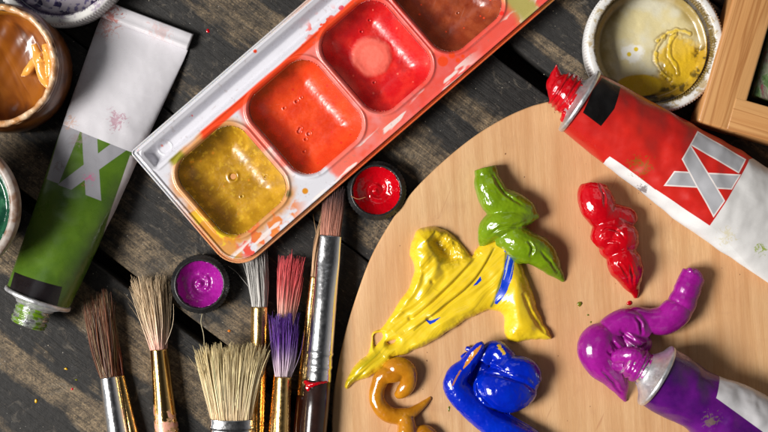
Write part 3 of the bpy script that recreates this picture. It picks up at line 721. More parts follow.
# green and white tube, lying on the table
GRN = lin(90, 122, 32); GRN2 = lin(70, 102, 28); GY = lin(158, 157, 163)
gm = tube_mat('green_tube_label', GRN, GRN2, [
    ([(62, 118), (82, 128), (61, 184), (47, 179)], 26, GY, None),
    ([(82, 128), (98, 137), (103, 201), (88, 195)], 26, GY, None),
    ([(60, 185), (118, 139), (131, 147), (74, 190)], 26, GY, None),
    ([(127, 150.5), (61, 124), (30, 100), (90, -60), (290, 30), (215, 186)], 26, lin(222, 219, 224), None),
    ([(133, 156), (150, 156), (106, 276), (95.5, 266)], 8, lin(200, 190, 190), None),
    ([(13, 272), (62, 287), (57, 307), (9, 292)], 52, lin(26, 20, 22), None),
], .3, specks=[(118, 121, 14, 16, lin(176, 90, 120), .55), (107, 25, 8, 20, lin(200, 116, 98), .6), (90, 180, 26, 10, lin(220, 70, 140), .6), (78, 140, 26, 14, lin(150, 130, 130), .5), (70, 122, 20, 12, lin(210, 150, 110), .5), (58, 168, 26, 9, lin(120, 100, 92), .6)])
def hz(a, b, c): return lambda t: a+(b-a)*min(1, t/c)**.8 if t < c else b+(1.6-b)*((t-c)/(1-c))**1.25
gt, gfr, gL = tube('paint_tube', 'flat green paint tube with white folded end lying beside the amber jar', (37.5, 299), (144.5, 32), 33, lambda t: 31.5+15*min(1, t*1.05)**.9, hz(31, 17, .5), gm, crumple=.9, seed=3)
def fold_strip(root, fr, L, half, length, mat, z=6, th=3.0, tilt=0.0):
    o, d, s, u = fr; c = o+d*(L-1); c = np.array([c[0], c[1], z])
    # a rolled-over double strip with slightly wavy surface
    n, m = 60, 26; prof = []
    ys = np.linspace(-half, half, n); pr = [(0, -th), (length*.5, -th), (length-1, -th), (length, -th*.5), (length+.4, 0), (length, th*.6), (length-1, th), (length*.6, th*1.1), (length*.3, th*1.35), (3, th*1.7), (1, th*1.5), (-.6, th*.9), (-1, 0), (-.6, -th*.8)]
    V = []
    for y in ys:
        wv = .5*math.sin(y*.06)+.25*math.sin(y*.21)
        for x, zz in pr: V.append(c+d*(x+tilt*y*.02)+s*y+u*(zz+wv*(.6 if zz > 0 else .2)))
    V = np.array(V); V[:, 2] = np.maximum(V[:, 2], .2)
    F = grid_faces(n, len(pr), True, True, True); mk('crimped_end', V, F, mat, root)
wm = tube_mat('white_lacquer', lin(222, 219, 224), lin(214, 210, 214), [], .28, specks=[(107, 12, 10, 24, lin(190, 96, 80), .8), (160, 33, 10, 22, lin(220, 160, 150), .35)])
fold_strip(gt, gfr, gL, 46.5, 16, wm)
def neck_mat(name, metal_c, paint_c, cover, rough=.2):
    m = M(name); n = m.noise(.09, 4, .6); k = m.mr(n, 1-cover-.06, 1-cover+.06)
    m.set(color=m.mix(k, metal_c, paint_c), metal=m.mr(k, 0, 1, .9, 0), rough=rough, coat=.3, normal=m.bump(m.noise(.4, 4, .6), .4, 1.2)); return m.m
neck(gt, gfr, 32, 5, 18, 20, neck_mat('green_stained_metal', (.6, .6, .6, 1), lin(96, 130, 20), .52), 4, 1.2)
# dab of green on the shoulder
V, F, N = remesh([ellipsoid(P(40, 304, 52), (9, 4, 4)), ellipsoid(P(33, 309, 46), (5, 5, 4)), ellipsoid(P(30, 318, 42), (3, 5, 4))], .7, 4)
V += N*(nz(V, .25, 2)*1.3)[:, None]; mk('paint_dab', V, F, G, gt)

# red and white tube
rm = tube_mat('red_tube_label', lin(208, 40, 30), lin(192, 32, 28), [
    ([(745.5, 160), (705, 226), (730, 420), (900, 420), (900, 120)], 34, lin(226, 224, 222), None),
    ([(601, 161), (604, 158), (622, 170), (650, 191), (650, 240), (590, 190)], 22, lin(232, 231, 229), None),
    ([(649, 190), (652, 192), (706, 226), (800, 320), (640, 240)], 20, lin(232, 231, 229), None),
    ([(663, 185), (671, 173), (736, 176), (728, 188.5)], 46, lin(176, 176, 180), lin(236, 226, 222)),
    ([(679, 160), (687, 147.5), (720, 201), (711, 215)], 46, lin(176, 176, 180), lin(236, 226, 222)),
    ([(688.5, 145), (696.5, 133), (743, 160), (735.5, 172)], 46, lin(176, 176, 180), lin(236, 226, 222)),
    ([(597, 76), (620.5, 87), (612, 110), (599, 127), (575, 110), (590, 92)], 58, lin(14, 12, 12), None),
], .32, bump=.4, specks=[(637, 166, 40, 17, lin(120, 96, 20), .6), (757, 248, 24, 10, lin(150, 170, 30), .9), (722, 236, 24, 14, lin(206, 190, 120), .45), (640, 190, 36, 8, lin(60, 10, 12), .7)])
rt, rfr, rL = tube('paint_tube', 'red paint tube with grey XI lettering lying over the edge of the board', (579, 101), (822, 262), BT+32, lambda t: 32.5+14*min(1, t*1.8)**.9, hz(31, 23, .55), rm, base=BT+.2, crumple=2.0, seed=8)
fold_strip(rt, rfr, rL, 46.5, 16, wm, z=BT+5)
neck(rt, rfr, 33, 5, 18, 16, R_, 4, 1.2)
def neck_paint(root, fr, z0, r0, length, mat, tipo, turns=4, smear=None):
    """paint clinging to the threads with a pulled peak"""
    o, d, s, u = fr; parts = []
    n = turns*40
    V = []; prof = []
    for i in range(60):
        t = i/59; r = r0+1.0+1.1*math.cos(t*turns*2*math.pi+1)-max(0, t-.5)*8*.6
        prof.append((z0+t*length, r))
    prof = [(z0-.5, .4)]+prof+[(z0+length+1, r0*.6), (z0+length+2, .4)]
    parts.append(lathe(prof, fr, 48, False, False)); V0, F0 = parts[0]
    for tp in tipo: parts.append(sweep(tp, 18, 8))
    V, F, N = remesh(parts, .7, 3, .5); V += N*(nz(V, .1, 4)*.7+nz(V, .35, 1)*.35)[:, None]
    return mk('paint_coating', V, F, mat, root)
zc = BT+32
f2 = (rfr[0], -rfr[1], rfr[2], rfr[3])
c = rfr[0]; dd = -rfr[1]; ss = rfr[2]
def at(fr, a, b, z=0): return fr[0]+fr[1]*a+fr[2]*b+np.array([0, 0, 1.0])*z
def row(p, r): return (p[0], p[1], p[2], r)
neck_paint(rt, f2, 6, 18.5, 18, R_, [
    [row(at(f2, 20, 0, 0), 15), row(at(f2, 27, -3, 1), 11.5), row(at(f2, 32, -8, 3), 6.5), row(at(f2, 36, -14, 6), 2.5), row(at(f2, 37.5, -17, 8), .7)],
    [row(at(f2, 23, -12, 6), 4), row(at(f2, 26, -2, 10), 5), row(at(f2, 25, 8, 8), 4), row(at(f2, 21, 15, 3), 3)],
    [row(at(f2, 14, -17, 4), 3.2), row(at(f2, 16, -6, 16), 3.2), row(at(f2, 15, 8, 15), 3.2), row(at(f2, 12, 18, 4), 3)],
    [row(at(f2, 6, 16, 9), 4), row(at(f2, 3, 20, 6), 4.5), row(at(f2, 3, 25, 2), 3)],
    [row(at(f2, 5, -12, 12), 4), row(at(f2, 4, 2, 17), 4), row(at(f2, 5, 14, 12), 4)],
])

# purple tube
pm = tube_mat('purple_tube_label', lin(100, 20, 122), lin(62, 10, 92), [
    ([(722, 368), (711.5, 395.5), (790, 452), (830, 430), (830, 380), (745, 374)], 44, lin(206, 204, 206), None),
    ([(745, 366), (722, 366), (721, 372), (800, 440), (860, 420)], 44, lin(206, 204, 206), None),
    ([(672, 345), (679, 346), (700, 352), (722, 366), (720, 372), (692, 361)], 40, lin(120, 76, 84), None),
], .26, bump=.6, specks=[(710, 420, 60, 14, lin(120, 120, 30), .5), (683, 352, 44, 14, lin(190, 150, 170), .5)])
pt, pfr, pL = tube('paint_tube', 'crumpled purple paint tube with white end and magenta paint around its neck', (656, 375.5), (838, 482), BT+32, lambda t: 31+8*min(1, t*1.6)**.9-5*math.exp(-((t-.22)/.1)**2), hz(30, 23, .5), pm, base=BT+.2, crumple=2.6, seed=15)
fold_strip(pt, pfr, pL, 38.5, 16, wm, z=BT+5)
neck(pt, pfr, 31, 10, 16, 20, neck_mat('magenta_stained_metal', (.8, .8, .8, 1), lin(168, 26, 140), .5), 3, 1.3)
f3 = (pfr[0], -pfr[1], pfr[2], pfr[3])
neck_paint(pt, f3, 16, 15.5, 15, PU, [
    [row(at(f3, 24, -8, 8), 7), row(at(f3, 31, -6, 9), 8), row(at(f3, 38, -1, 3), 8), row(at(f3, 42, 6, -4), 6)],
    [row(at(f3, 20, -14, 4), 3), row(at(f3, 22, -4, 13), 3.4), row(at(f3, 21, 8, 12), 3.4), row(at(f3, 19, 15, 4), 3)],
    [row(at(f3, 27, -13, 3), 3), row(at(f3, 29, -3, 12), 3.4), row(at(f3, 28, 8, 11), 3.4), row(at(f3, 26, 14, 4), 3)],
    [row(at(f3, 30, 6, 2), 6), row(at(f3, 38, 10, -8), 7), row(at(f3, 44, 8, -16), 8)],
], turns=3)

# ------------------------------------------------------------------ brushes
def strands(name, root, fr, n, hw, hh, length, spread, color, rad=.42, jitter=.10, tip_var=.14, curve=2.0, flyers=3, zlow=.4, seed=1, bell=0.0, tipshape=0.0, lean=0.0):
    """bristles out of a ferrule mouth: hw/hh half sizes at the mouth; spread = tip half width"""
    o, d, s, u = fr; r = np.random.default_rng(seed); V = []; F = []; C = []; K = 7
    nc = max(6, int(n/11)); cx = r.uniform(-1, 1, nc); co_ = r.normal(0, jitter*1.3, nc); cl = r.uniform(.86, 1.04, nc); cs = r.uniform(.72, 1.2, nc); cb = r.normal(0, curve*.9, nc)
    for i in range(n+flyers):
        fly = i >= n
        a = r.uniform(0, 2*math.pi); q = math.sqrt(r.uniform(0, 1)); x0 = q*math.cos(a)*hw; z0 = q*math.sin(a)*hh
        x1 = (x0/hw)*spread*(1+r.normal(0, jitter))+r.normal(0, spread*jitter*.6); z1 = z0*(1+.25*spread/hw)*.9
        L = length*(1-tip_var*r.random()**1.5)*(1-tipshape*(x0/hw)**2)
        ci = int(np.argmin(np.abs(cx-x0/hw)+r.uniform(0, .12, nc))); pull = .48
        x1 = x1*(1-pull)+pull*spread*(cx[ci]+co_[ci]); L *= cl[ci]
        bw = r.normal(0, curve*.6)+cb[ci]; bz = r.normal(0, curve*.5)
        if fly: x1 += r.choice([-1, 1])*r.uniform(.3, .8)*spread; bw += r.normal(0, 5); L *= r.uniform(.8, 1.1)
        rr = rad*r.uniform(.7, 1.3)*(.7 if fly else 1)
        shade = r.uniform(.6, 1.2)*cs[ci]**.7; hue = r.random(); b0 = len(V)
        for k in range(K):
            t = k/(K-1); e = t**1.25
            x = x0*(1-e)+x1*e+bw*math.sin(t*math.pi)*.5+bell*math.sin(t*math.pi)*(x0/hw)+lean*t*t; z = z0*(1-e)+z1*e+bz*math.sin(t*2.2)
            c = o+d*(L*t)+s*x+u*z
            rk = rr*(1-.72*t**2.2)
            for j in range(3):
                an = j*2.0944+i
                p = c+s*math.cos(an)*rk+u*math.sin(an)*rk; p[2] = max(p[2], zlow); V.append(p)
            cc = np.array(color(t, hue, x/spread))*shade; C += [cc]*3
        for k in range(K-1):
            for j in range(3):
                j2 = (j+1) % 3; F.append((b0+k*3+j, b0+k*3+j2, b0+k*3+3+j2, b0+k*3+3+j))
    return mk(name, np.array(V), F, HAIR, root, np.clip(np.array(C), 0, 1), True)
_h = M('bristle_hair'); _h.set(color=_h.attr('col'), rough=.42, spec=.4); HAIR = _h.m
def mixc(stops):
    def f(t, hue, x):
        for i in range(len(stops)-1):
            if t <= stops[i+1][0] or i == len(stops)-2:
                a, b = stops[i], stops[i+1]; k = min(1, max(0, (t-a[0])/(b[0]-a[0]+1e-6)))
                ca = col_of(*a[1]); cb = col_of(*b[1]); c = ca*(1-k)+cb*k; return c*(.85+.3*hue)
    return f
def brush(label, mouth, tail, z, ferr, ferr_len, hair, handle_mat, ferr_mat, handle=None, taper=None, group='artist brushes lying on the table', round_r=None, flat=False, crimps=(), z2=None, smear=None):
    """mouth, tail: photo points along the axis; ferr: list of (axial from mouth, half width, half height)"""
    a = P(mouth[0], mouth[1], z); b = P(tail[0], tail[1], z if z2 is None else z2); fr = frame(a, b)
    root = empty('paintbrush', (a[0], a[1], 0), label, 'paintbrush', group)
    F4 = fr[:4]
    prof = []
    def ring(x):
        k = 1.0
        for c in crimps: k += .055*math.exp(-((x-c)/1.3)**2)-.04*math.exp(-((x-c-3.2)/1.6)**2)
        return k
    xs = np.linspace(0, ferr_len, 90)
    A = np.array(ferr, float)
    for x in xs:
        w = np.interp(x, A[:, 0], A[:, 1]); h = np.interp(x, A[:, 0], A[:, 2]); prof.append((x, w*ring(x), h*ring(x)))
    e = prof[0]; prof = [(5, e[1]*.5, e[2]*.5), (1.0, e[1]-.9, e[2]-.9), (.0, e[1]-.6, e[2]-.6), (-.3, e[1]-.2, e[2]-.2)]+[(prof[0][0]+.3, e[1], e[2])]+prof[1:]
    V, F = lathe(prof, F4, 72)
    mk('ferrule', V, F, ferr_mat, root)
    if handle:
        V, F = lathe([(ferr_len-2, .5, .5)]+[(ferr_len-2+x, w, w) for x, w in handle]+[(ferr_len-1+handle[-1][0], .3, .3)], F4, 48)
        mk('handle', V, F, handle_mat, root)
    o, d, s, u = F4
    hair(root, (o+d*2, -d, -s, u))
    return root, F4

# order: lower brushes first
tanhair = mixc([(0, (214, 176, 150)), (.5, (176, 130, 96)), (1, (120, 84, 60))])
# the slim brush half hidden under the flat one
brush('slim brass brush almost hidden under the flat silver brush', (314.5, 277), (299, 440), 7, [(0, 4.6, 4.6), (60, 6.5, 6.5), (112, 7.2, 6.8)], 118,
      lambda r, f: strands('bristles', r, f, 170, 3.8, 3.8, 76, 3.5, mixc([(0, (222, 180, 140)), (1, (190, 150, 110))]), seed=31, tip_var=.3, zlow=.5, lean=4), MAT['red_lacquer'], MAT['gold'], [(0, 6), (8, 6.6), (120, 6), (400, 4)], crimps=(104, 114), z2=7.5)
# pink one under the purple one
brush('paintbrush with coral pink bristles lying under the purple tipped brush', (285, 326), (276.5, 440), 8.5, [(0, 8.2, 8.2), (100, 9, 8.4)], 150,
      lambda r, f: strands('bristles', r, f, 640, 7.5, 6.8, 72, 11.5, mixc([(0, (235, 205, 190)), (.3, (244, 176, 158)), (.6, (240, 112, 108)), (1, (236, 86, 94))]), seed=41, tip_var=.22, jitter=.16, rad=.5, flyers=6, lean=2), MAT['brown_lacquer'], MAT['gold'], [(0, 8), (300, 5)])
brush('paintbrush with lilac purple tipped bristles and a brass ferrule', (283, 377), (279.5, 470), 26, [(0, 8.2, 8.2), (100, 9.6, 9.6)], 140,
      lambda r, f: strands('bristles', r, f, 640, 7.4, 6.6, 64, 12.5, mixc([(0, (228, 208, 212)), (.35, (206, 180, 206)), (.58, (118, 62, 168)), (1, (84, 30, 140))]), seed=43, tip_var=.3, jitter=.22, rad=.5, flyers=14, curve=3, zlow=.5, lean=-1), MAT['brown_lacquer'], MAT['gold'], [(0, 9), (300, 5)], z2=30)
# grey hair brush going under the box corner
brush('paintbrush with soft grey hair reaching under the box corner', (259.5, 307), (258, 460), 9, [(0, 8.3, 8.3), (60, 8.4, 8.4), (124, 6.4, 6.4)], 124,
      lambda r, f: strands('bristles', r, f, 640, 7.6, 7.2, 62, 10.5, mixc([(0, (190, 186, 180)), (.4, (222, 218, 212)), (1, (180, 176, 172))]), seed=47, tip_var=.2, jitter=.10, rad=.42, flyers=3, lean=-5), MAT['gold'], MAT['gold'], [(0, 5.5), (5, 6.2), (300, 5)], crimps=(112, 119), z2=8)
# wide hog brush
def hog(r, f):
    return strands('bristles', r, f, 1700, 20, 7.5, 77, 35.5, mixc([(0, (236, 206, 162)), (.35, (246, 226, 182)), (.75, (242, 222, 172)), (1, (222, 200, 146))]), seed=53, tip_var=.1, jitter=.07, rad=.52, flyers=16, curve=2.2, tipshape=.02)
brush('wide flat brush of stiff straw coloured hog bristles', (231.5, 419), (232, 520), 28, [(0, 21, 8.5), (60, 20, 9), (100, 14, 10)], 100, hog, MAT['brown_lacquer'], MAT['silver'], [(0, 12), (200, 8)], z2=16, crimps=(8, 14))
# brown hair, silver ferrule
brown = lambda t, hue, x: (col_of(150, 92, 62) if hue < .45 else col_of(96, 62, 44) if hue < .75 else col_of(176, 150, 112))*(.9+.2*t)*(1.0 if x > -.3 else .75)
brush('paintbrush with slim brass ferrule tucked against the silver ferruled brush', (120, 376), (141, 470), 7, [(0, 4.5, 4.5), (60, 6, 6)], 60,
      lambda r, f: strands('bristles', r, f, 180, 4, 4, 74, 5.5, mixc([(0, (120, 50, 30)), (.4, (150, 84, 62)), (1, (176, 112, 86))]), seed=61, tip_var=.25, flyers=2, lean=-2), MAT['gold'], MAT['gold'], [(0, 6), (200, 4)])
brush('paintbrush with ragged dark brown hair and a silver ferrule', (109.5, 377), (124, 470), 10.5, [(0, 9.6, 9.6), (60, 11, 10.4), (90, 11, 10.4)], 90,
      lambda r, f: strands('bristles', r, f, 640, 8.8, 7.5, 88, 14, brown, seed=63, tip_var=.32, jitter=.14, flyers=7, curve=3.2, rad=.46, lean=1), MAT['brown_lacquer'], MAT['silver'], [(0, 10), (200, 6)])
# cream hair, gold ferrule, pink stain
m = M('stained_brass'); kq = m.mr(m.math('ADD', m.dotp((0, -1, 0)), m.mr(m.noise(.12, 4), .3, .7, -22, 22)), 196, 206)
kq = m.math('MULTIPLY', kq, m.mr(m.noise(.25, 4, .6, dist=1.0), .3, .5, .25, 1))
m.set(color=m.mix(kq, (.86, .55, .20, 1), lin(226, 160, 140)), metal=m.mr(kq, 0, 1, 1, .1), rough=m.mr(kq, 0, 1, .14, .45), normal=m.bump(m.noise(.3, 4), .15, 1.0)); STB = m.m
brush('paintbrush with splayed cream hair and a brass ferrule smeared pink', (159, 349.5), (168.5, 450), 10, [(0, 8.8, 8.8), (40, 10, 9.6), (100, 13, 9.8)], 100,
      lambda r, f: strands('bristles', r, f, 760, 8, 7.6, 76, 18.5, mixc([(0, (240, 180, 164)), (.25, (238, 206, 180)), (.6, (230, 204, 166)), (1, (210, 182, 144))]), seed=67, tip_var=.24, jitter=.13, flyers=16, curve=3, rad=.46, lean=-3), MAT['brown_lacquer'], STB, [(0, 12), (200, 8)])
# flat brush with dark handle, on top
pal = lambda t, hue, x: (mixc([(0, (214, 148, 124)), (.5, (190, 128, 108)), (.8, (120, 84, 78)), (1, (66, 52, 54))])(t, hue, x))
br, bf = brush('flat brush with long silver ferrule and dark brown lacquered handle', (330.5, 236), (312, 450), 20, [(0, 11, 5.2), (26, 11.6, 6), (48, 11.8, 9), (64, 12.2, 11), (143, 13, 12.5)], 143,
      lambda r, f: strands('bristles', r, f, 640, 10, 3.8, 51, 10.8, pal, seed=71, tip_var=.1, jitter=.07, flyers=3, curve=1.2, rad=.42, lean=1), MAT['brown_lacquer'], MAT['silver'], [(0, 12), (1.5, 12.9), (30, 13.3), (90, 12.5), (300, 9)], crimps=(116, 129), z2=27)
o_, d_, s_, u_ = bf
V, F, N = remesh([sweep([row(at((o_, d_, s_), 142, -9.5, 10), 1.1), row(at((o_, d_, s_), 144, 0, 14), 1.6), row(at((o_, d_, s_), 146, 7, 12), 2.8), row(at((o_, d_, s_), 144, 12, 6), 2)], 14, 6), ellipsoid(at((o_, d_, s_), 149, 8.5, 10.5), (3, 3.6, 2.6))], .5, 3)
V += N*(nz(V, .5, 1)*.5)[:, None]; o = mk('paint_smear', V, F, R_, br); o['label'] = 'red paint smear at the ferrule end'

# ------------------------------------------------------------------ pots, lids and jars
def disc_field(name, c, R, zfn, mat, parent, colfn=None, res=.5):
    x = np.arange(-R-1, R+1, res); X, Y = np.meshgrid(x, x, indexing='ij'); r = np.hypot(X, Y); th = np.arctan2(Y, X)
    Z = zfn(X, Y, r, th); C = colfn(X, Y, r, th) if colfn else None
    return hfield(name, X+c[0], Y+c[1], Z, r < R, mat, parent, C)
def pot(cx, cy, R, mat, label, seed, rim_c):
    z = 21; fr = upframe(cx, cy, 0, z); root = empty('paint_pot', (fr[0][0], fr[0][1], 0), label, 'paint pot', 'small black pots of paint')
    kn = lambda a, th: 1+(.012*np.cos(th*46) if a < z-4 else 0)
    V, F = lathe([(.3, 1), (.3, R-3), (1, R-1), (2, R), (8, R), (z-5.5, R), (z-3.5, R-.4), (z-3, R-3.2), (z-.8, R-3.6), (z, R-4.4), (z-.2, R-5.6), (z-5, R-6.2), (z-9, R-7), (z-18.5, R-7.5), (z-19, 1)], fr, 240, fn=kn)
    mk('plastic_cup', V, F, MAT['black_plastic'], root)
    Rp = R-5.2
    def zf(X, Y, r, th):
        sw = np.cos(th*1-r*.62+seed)*(.9+.6*np.cos(r*.2))*sstep(2, 8, r); t = r/Rp
        hh = z-15+13.5*np.clip(t, 0, 1)**2.8+sw*(1-t**2)*1.3+2.4*np.exp(-(np.hypot(X+1, Y)/2.6)**2)
        hh += grid_noise(X, Y, .16, .16, seed, 3)*.8+grid_noise(X, Y, .5, .5, seed+1, 2)*.2
        e = grid_noise(np.cos(th)*8, np.sin(th)*8, .6, .6, seed+2, 2)*1.2
        return np.where(r > Rp-.9+e, hh-(r-Rp+.9-e)*3.5, hh)
    o = disc_field('paint', fr[0], Rp+.8, zf, mat, root, None, .42)
    return root
pot(199.5, 284.5, 29, PU, 'small black pot of magenta paint above the wide straw brush', 4, None)
pot(376.5, 190.5, 29.5, R_, 'small black pot of red paint between the paint box and the board', 7, None)

def lid(cx, cy, R, z, label, inner, stain, fieldcol, seed):
    fr = upframe(cx, cy, 0, z); root = empty('jar_lid', (fr[0][0], fr[0][1], 0), label, 'jar lid', 'upturned white jar lids')
    kn = lambda a, th: 1+(.022*np.abs(np.cos(th*70)) if 2 < a < z-3 else 0)
    prof = [(.3, 1), (.3, R-2), (2, R), (z*.5, R), (z-3.2, R), (z-2.2, R+.2), (z-.6, R-.4), (z, R-1.8), (z-.2, R-6), (z-1.5, R-8), (z-5, R-9), (z-7, R-9.3), (z-8.2, R-8.6), (z-11, R-9.8), (z-14, R-10.4)]
    V, F = lathe(prof, fr, 840, fn=kn)
    m = M('lid_white_'+inner); n = m.noise(.09, 5, .65); n2 = m.noise(.16, 5, .65, dist=1.0)
    c = m.mix(m.mr(m.math('ADD', m.math('MULTIPLY', n, .6), m.math('MULTIPLY', n2, .4)), .5, .58, 0, .75), lin(224, 222, 218), stain[0])
    # inner wall stained with dried paint
    vm = m.n.new('ShaderNodeVectorMath'); vm.operation = 'DISTANCE'; fl = m.n.new('ShaderNodeVectorMath'); fl.operation = 'MULTIPLY'; m.l.new(m.q, fl.inputs[0]); fl.inputs[1].default_value = (1, 1, 0); m.l.new(fl.outputs[0], vm.inputs[0]); vm.inputs[1].default_value = (fr[0][0], fr[0][1], 0)
    rr = m.math('ADD', vm.outputs['Value'], m.mr(n2, .3, .7, -2.2, 2.2)); c = m.mix(m.mr(rr, R-6.5, R-8.5, 0, 1), c, stain[1])
    c = m.mix(m.mr(rr, R-1.5, R, 0, 1), c, lin(222, 220, 218))
    m.set(color=c, rough=.35, normal=m.bump(n2, .2, 1.0)); mk('lid_ring', V, F, m.m, root)
    m2 = M('lid_inside_'+inner); m2.set(color=m2.attr('col'), rough=m2.mr(m2.noise(.1, 4), .3, .7, .15, .4), coat=.4, normal=m2.bump(m2.noise(.25, 5, .65), .25, 1.2))
    Ri = R-9.8
    def zf(X, Y, r, th):
        h = 6+grid_noise(X, Y, .05, .05, seed, 3)*.8+sstep(Ri-8, Ri, r)*5
        return h+fieldcol(X, Y, r, th)[1]
    disc_field('dried_paint', fr[0], Ri+.3, zf, m2.m, root, lambda X, Y, r, th: fieldcol(X, Y, r, th)[0], .5)
    return root
def ycol(X, Y, r, th):
    px, py = X, -Y  # offsets, y down
    n = grid_noise(X, Y, .05, .05, 91, 4); n2 = grid_noise(X, Y, .2, .2, 92, 3)
    C = np.tile(col_of(222, 216, 190), X.shape+(1,)).reshape(X.shape+(3,)); z = np.zeros(X.shape)
    def lay(m_, c):
        nonlocal C
        q = np.clip(m_, 0, 1)[..., None]; C = C*(1-q)+np.array(c)*q
    lay(sstep(-.3, .4, n)*.5, col_of(226, 204, 120)); lay(sstep(40, 56, r+n*10)*.8, col_of(150, 122, 40))
    low = sstep(22, 34, py*.9+px*.55+n*12); lay(low, col_of(188, 148, 36)); lay(low*sstep(.0, .3, n2+.05), col_of(104, 84, 30))
    lay(sstep(40, 46, py-px*.25+n*8)*sstep(-.3, .1, n), col_of(60, 44, 26))
    lay(sstep(24, 20, np.hypot(px+10, (py-38)*2)+n*4), col_of(226, 186, 40))
    bl = sstep(27, 19, np.hypot((px-28)*1.05, (py-8)*.95)+n*14+n2*5); lay(bl*.9, col_of(226, 184, 40)); z += bl*1.2+n2*.5*bl
    for pts in ([(16, -12), (8, 0), (6, 12), (12, 24), (20, 32)], [(26, -14), (20, -4), (20, 8), (26, 18), (28, 26)], [(8, -6), (18, -14), (30, -17), (40, -14)]):
        D, T = line_dist(px, py, smooth_path(np.array(pts, float), 6)); D = D+n2*1.6; z += .55*np.exp(-(D/2.2)**2)-.5*np.exp(-((D-2.4)/1.2)**2); lay(np.exp(-((D-2.2)/.8)**2)*.6, col_of(140, 108, 24)); lay(np.exp(-(D/1.2)**2)*.8, col_of(236, 200, 50))
    lay(sstep(13, 9, np.hypot(px+17, (py-6)*1.2)+n2*4)*.9, col_of(238, 236, 228))
    for a, b in ((-20, 7), (-13, 2)): lay(sstep(2.8, 1.6, np.hypot(px-a, py-b)), col_of(220, 190, 50))
    return C, z
lid(655, 43.5, 66.5, 38, 'upturned white jar lid caked with yellow paint beside the red tube', 'yellow', (lin(168, 138, 60), lin(112, 92, 44)), ycol, 5)
def pcol(X, Y, r, th):
    n = grid_noise(X, Y, .1, .1, 95, 4); n2 = grid_noise(X, Y, .25, .25, 96, 3)
    C = np.tile(col_of(196, 186, 196), X.shape+(1,)).reshape(X.shape+(3,))
    for m_, c in ((sstep(.15, .3, n2), col_of(120, 110, 150)), (sstep(.32, .4, n), col_of(52, 42, 84)), (sstep(52, 56, r+n*3), col_of(46, 30, 66))):
        C = C*(1-m_[..., None])+c*m_[..., None]
    return C, np.zeros(X.shape)
lid(56, -46, 68, 38, 'upturned white jar lid with dark violet stains in the top left corner', 'violet', (lin(150, 130, 160), lin(50, 34, 74)), pcol, 6)

def jar_amber():
    z = 66; fr = upframe(-5, 65, 0, z); root = empty('paint_jar', (fr[0][0], fr[0][1], 0), 'open jar of ochre paint with smeared amber rim at the top left', 'paint jar')
    R = 57*(H-z)/H
    m = M('amber_jar_plastic'); n = m.noise(.06, 5, .6); c = m.mix(m.mr(n, .4, .65), lin(128, 76, 34), lin(84, 44, 18))
    m.set(color=c, rough=.3, coat=.35, coatr=.15, normal=m.bump(m.noise(.06, 3), .15, 1.5))
    V, F = lathe([(.3, 1), (.3, R+2), (3, R+7), (12, R+8), (z-26, R+8), (z-18, R+5), (z-15, R+2.4), (z-13, R+5), (z-11, R+5.4), (z-9, R+2.6), (z-6, R+2.4), (z-4, R+5), (z-1.6, R+5), (z, R+3), (z, R+.8), (z-2, R-1), (z-8, R-1.4), (z-44, R-2), (z-46, R-8), (z-46, 1)], fr, 200)
    mk('jar_body', V, F, m.m, root)
    # rim crust
    V, F = lathe([(z-6, R-1.2), (z-3, R-1.6), (z-.4, R-.6), (z+1.2, R+1), (z+.8, R+3), (z-1, R+4.6), (z-4, R+5.3)], fr, 260)
    V = V+np.stack([nz(V, .12, 1)*1.0, nz(V, .12, 5)*1.0, nz(V, .2, 9)*.9], 1)
    m = M('ochre_crust'); m.set(color=m.mix(m.mr(m.noise(.1, 5), .4, .6), lin(232, 200, 164), lin(200, 144, 92)), rough=.25, coat=.4, normal=m.bump(m.noise(.3, 4), .5, 1.5)); mk('rim_crust', V, F, m.m, root)
    m = M('ochre_paint_in_jar'); w = m.noise(1, 2, .4, m.map(1.05, (.012, .07, .1)), .6); c = m.ramp(w, [(.3, lin(92, 46, 10)), (.5, lin(122, 64, 14)), (.7, lin(150, 86, 22))]); m.set(color=c, rough=.22, coat=.4, normal=m.bump(w, .3, 3.0)); 
    def zf(X, Y, r, th): return 24+13*np.clip(r/(R-2), 0, 1)**3+grid_noise(X*.5+Y*.86, Y*.5-X*.86, .01, .06, 3, 2)*2.0
    disc_field('paint', fr[0], R-1.6, zf, m.m, root, None, .8)
    V, F = lathe([(33, R-2.0), (40, R-2.6), (50, R-2.2), (z-8, R-2.2), (z-5, R-1.6)], fr, 200, flip=True)
    V = V+np.stack([nz(V, .08, 2)*.7, nz(V, .08, 6)*.7, np.zeros(len(V))], 1)
    m = M('ochre_film'); m.set(color=m.mix(m.mr(m.noise(.04, 4), .4, .6), lin(206, 150, 54), lin(186, 120, 36)), rough=.25, coat=.3, normal=m.bump(m.noise(.1, 4), .3, 2.0)); mk('paint_film', V, F, m.m, root)
    def p(x, y, zz, r): q = P(x, y, zz); return (q[0], q[1], q[2], r)
    V, F, N = remesh([sweep([p(34, 44, 52, 3), p(38, 54, 50, 5.5), p(42, 66, 50, 7), p(46, 80, 50, 5), p(48, 88, 52, 2)], 18, 8), sweep([p(44, 56, 56, 5), p(34, 62, 44, 5), p(28, 71, 38, 3.5), p(21, 76, 34, 1)], 16, 8), sweep([p(46, 44, 57, 4), p(50, 60, 58, 5), p(50, 78, 58, 4)], 16, 8)], .8, 3)
    V += N*(nz(V, .1, 3)*1.6+nz(V, .35, 8)*.15)[:, None]; m = M('light_ochre'); m.set(color=lin(226, 160, 72), rough=.16, coat=.5, normal=m.bump(m.noise(.2, 4), .4, 1.5)); mk('paint_clot', V, F, m.m, root)
jar_amber()
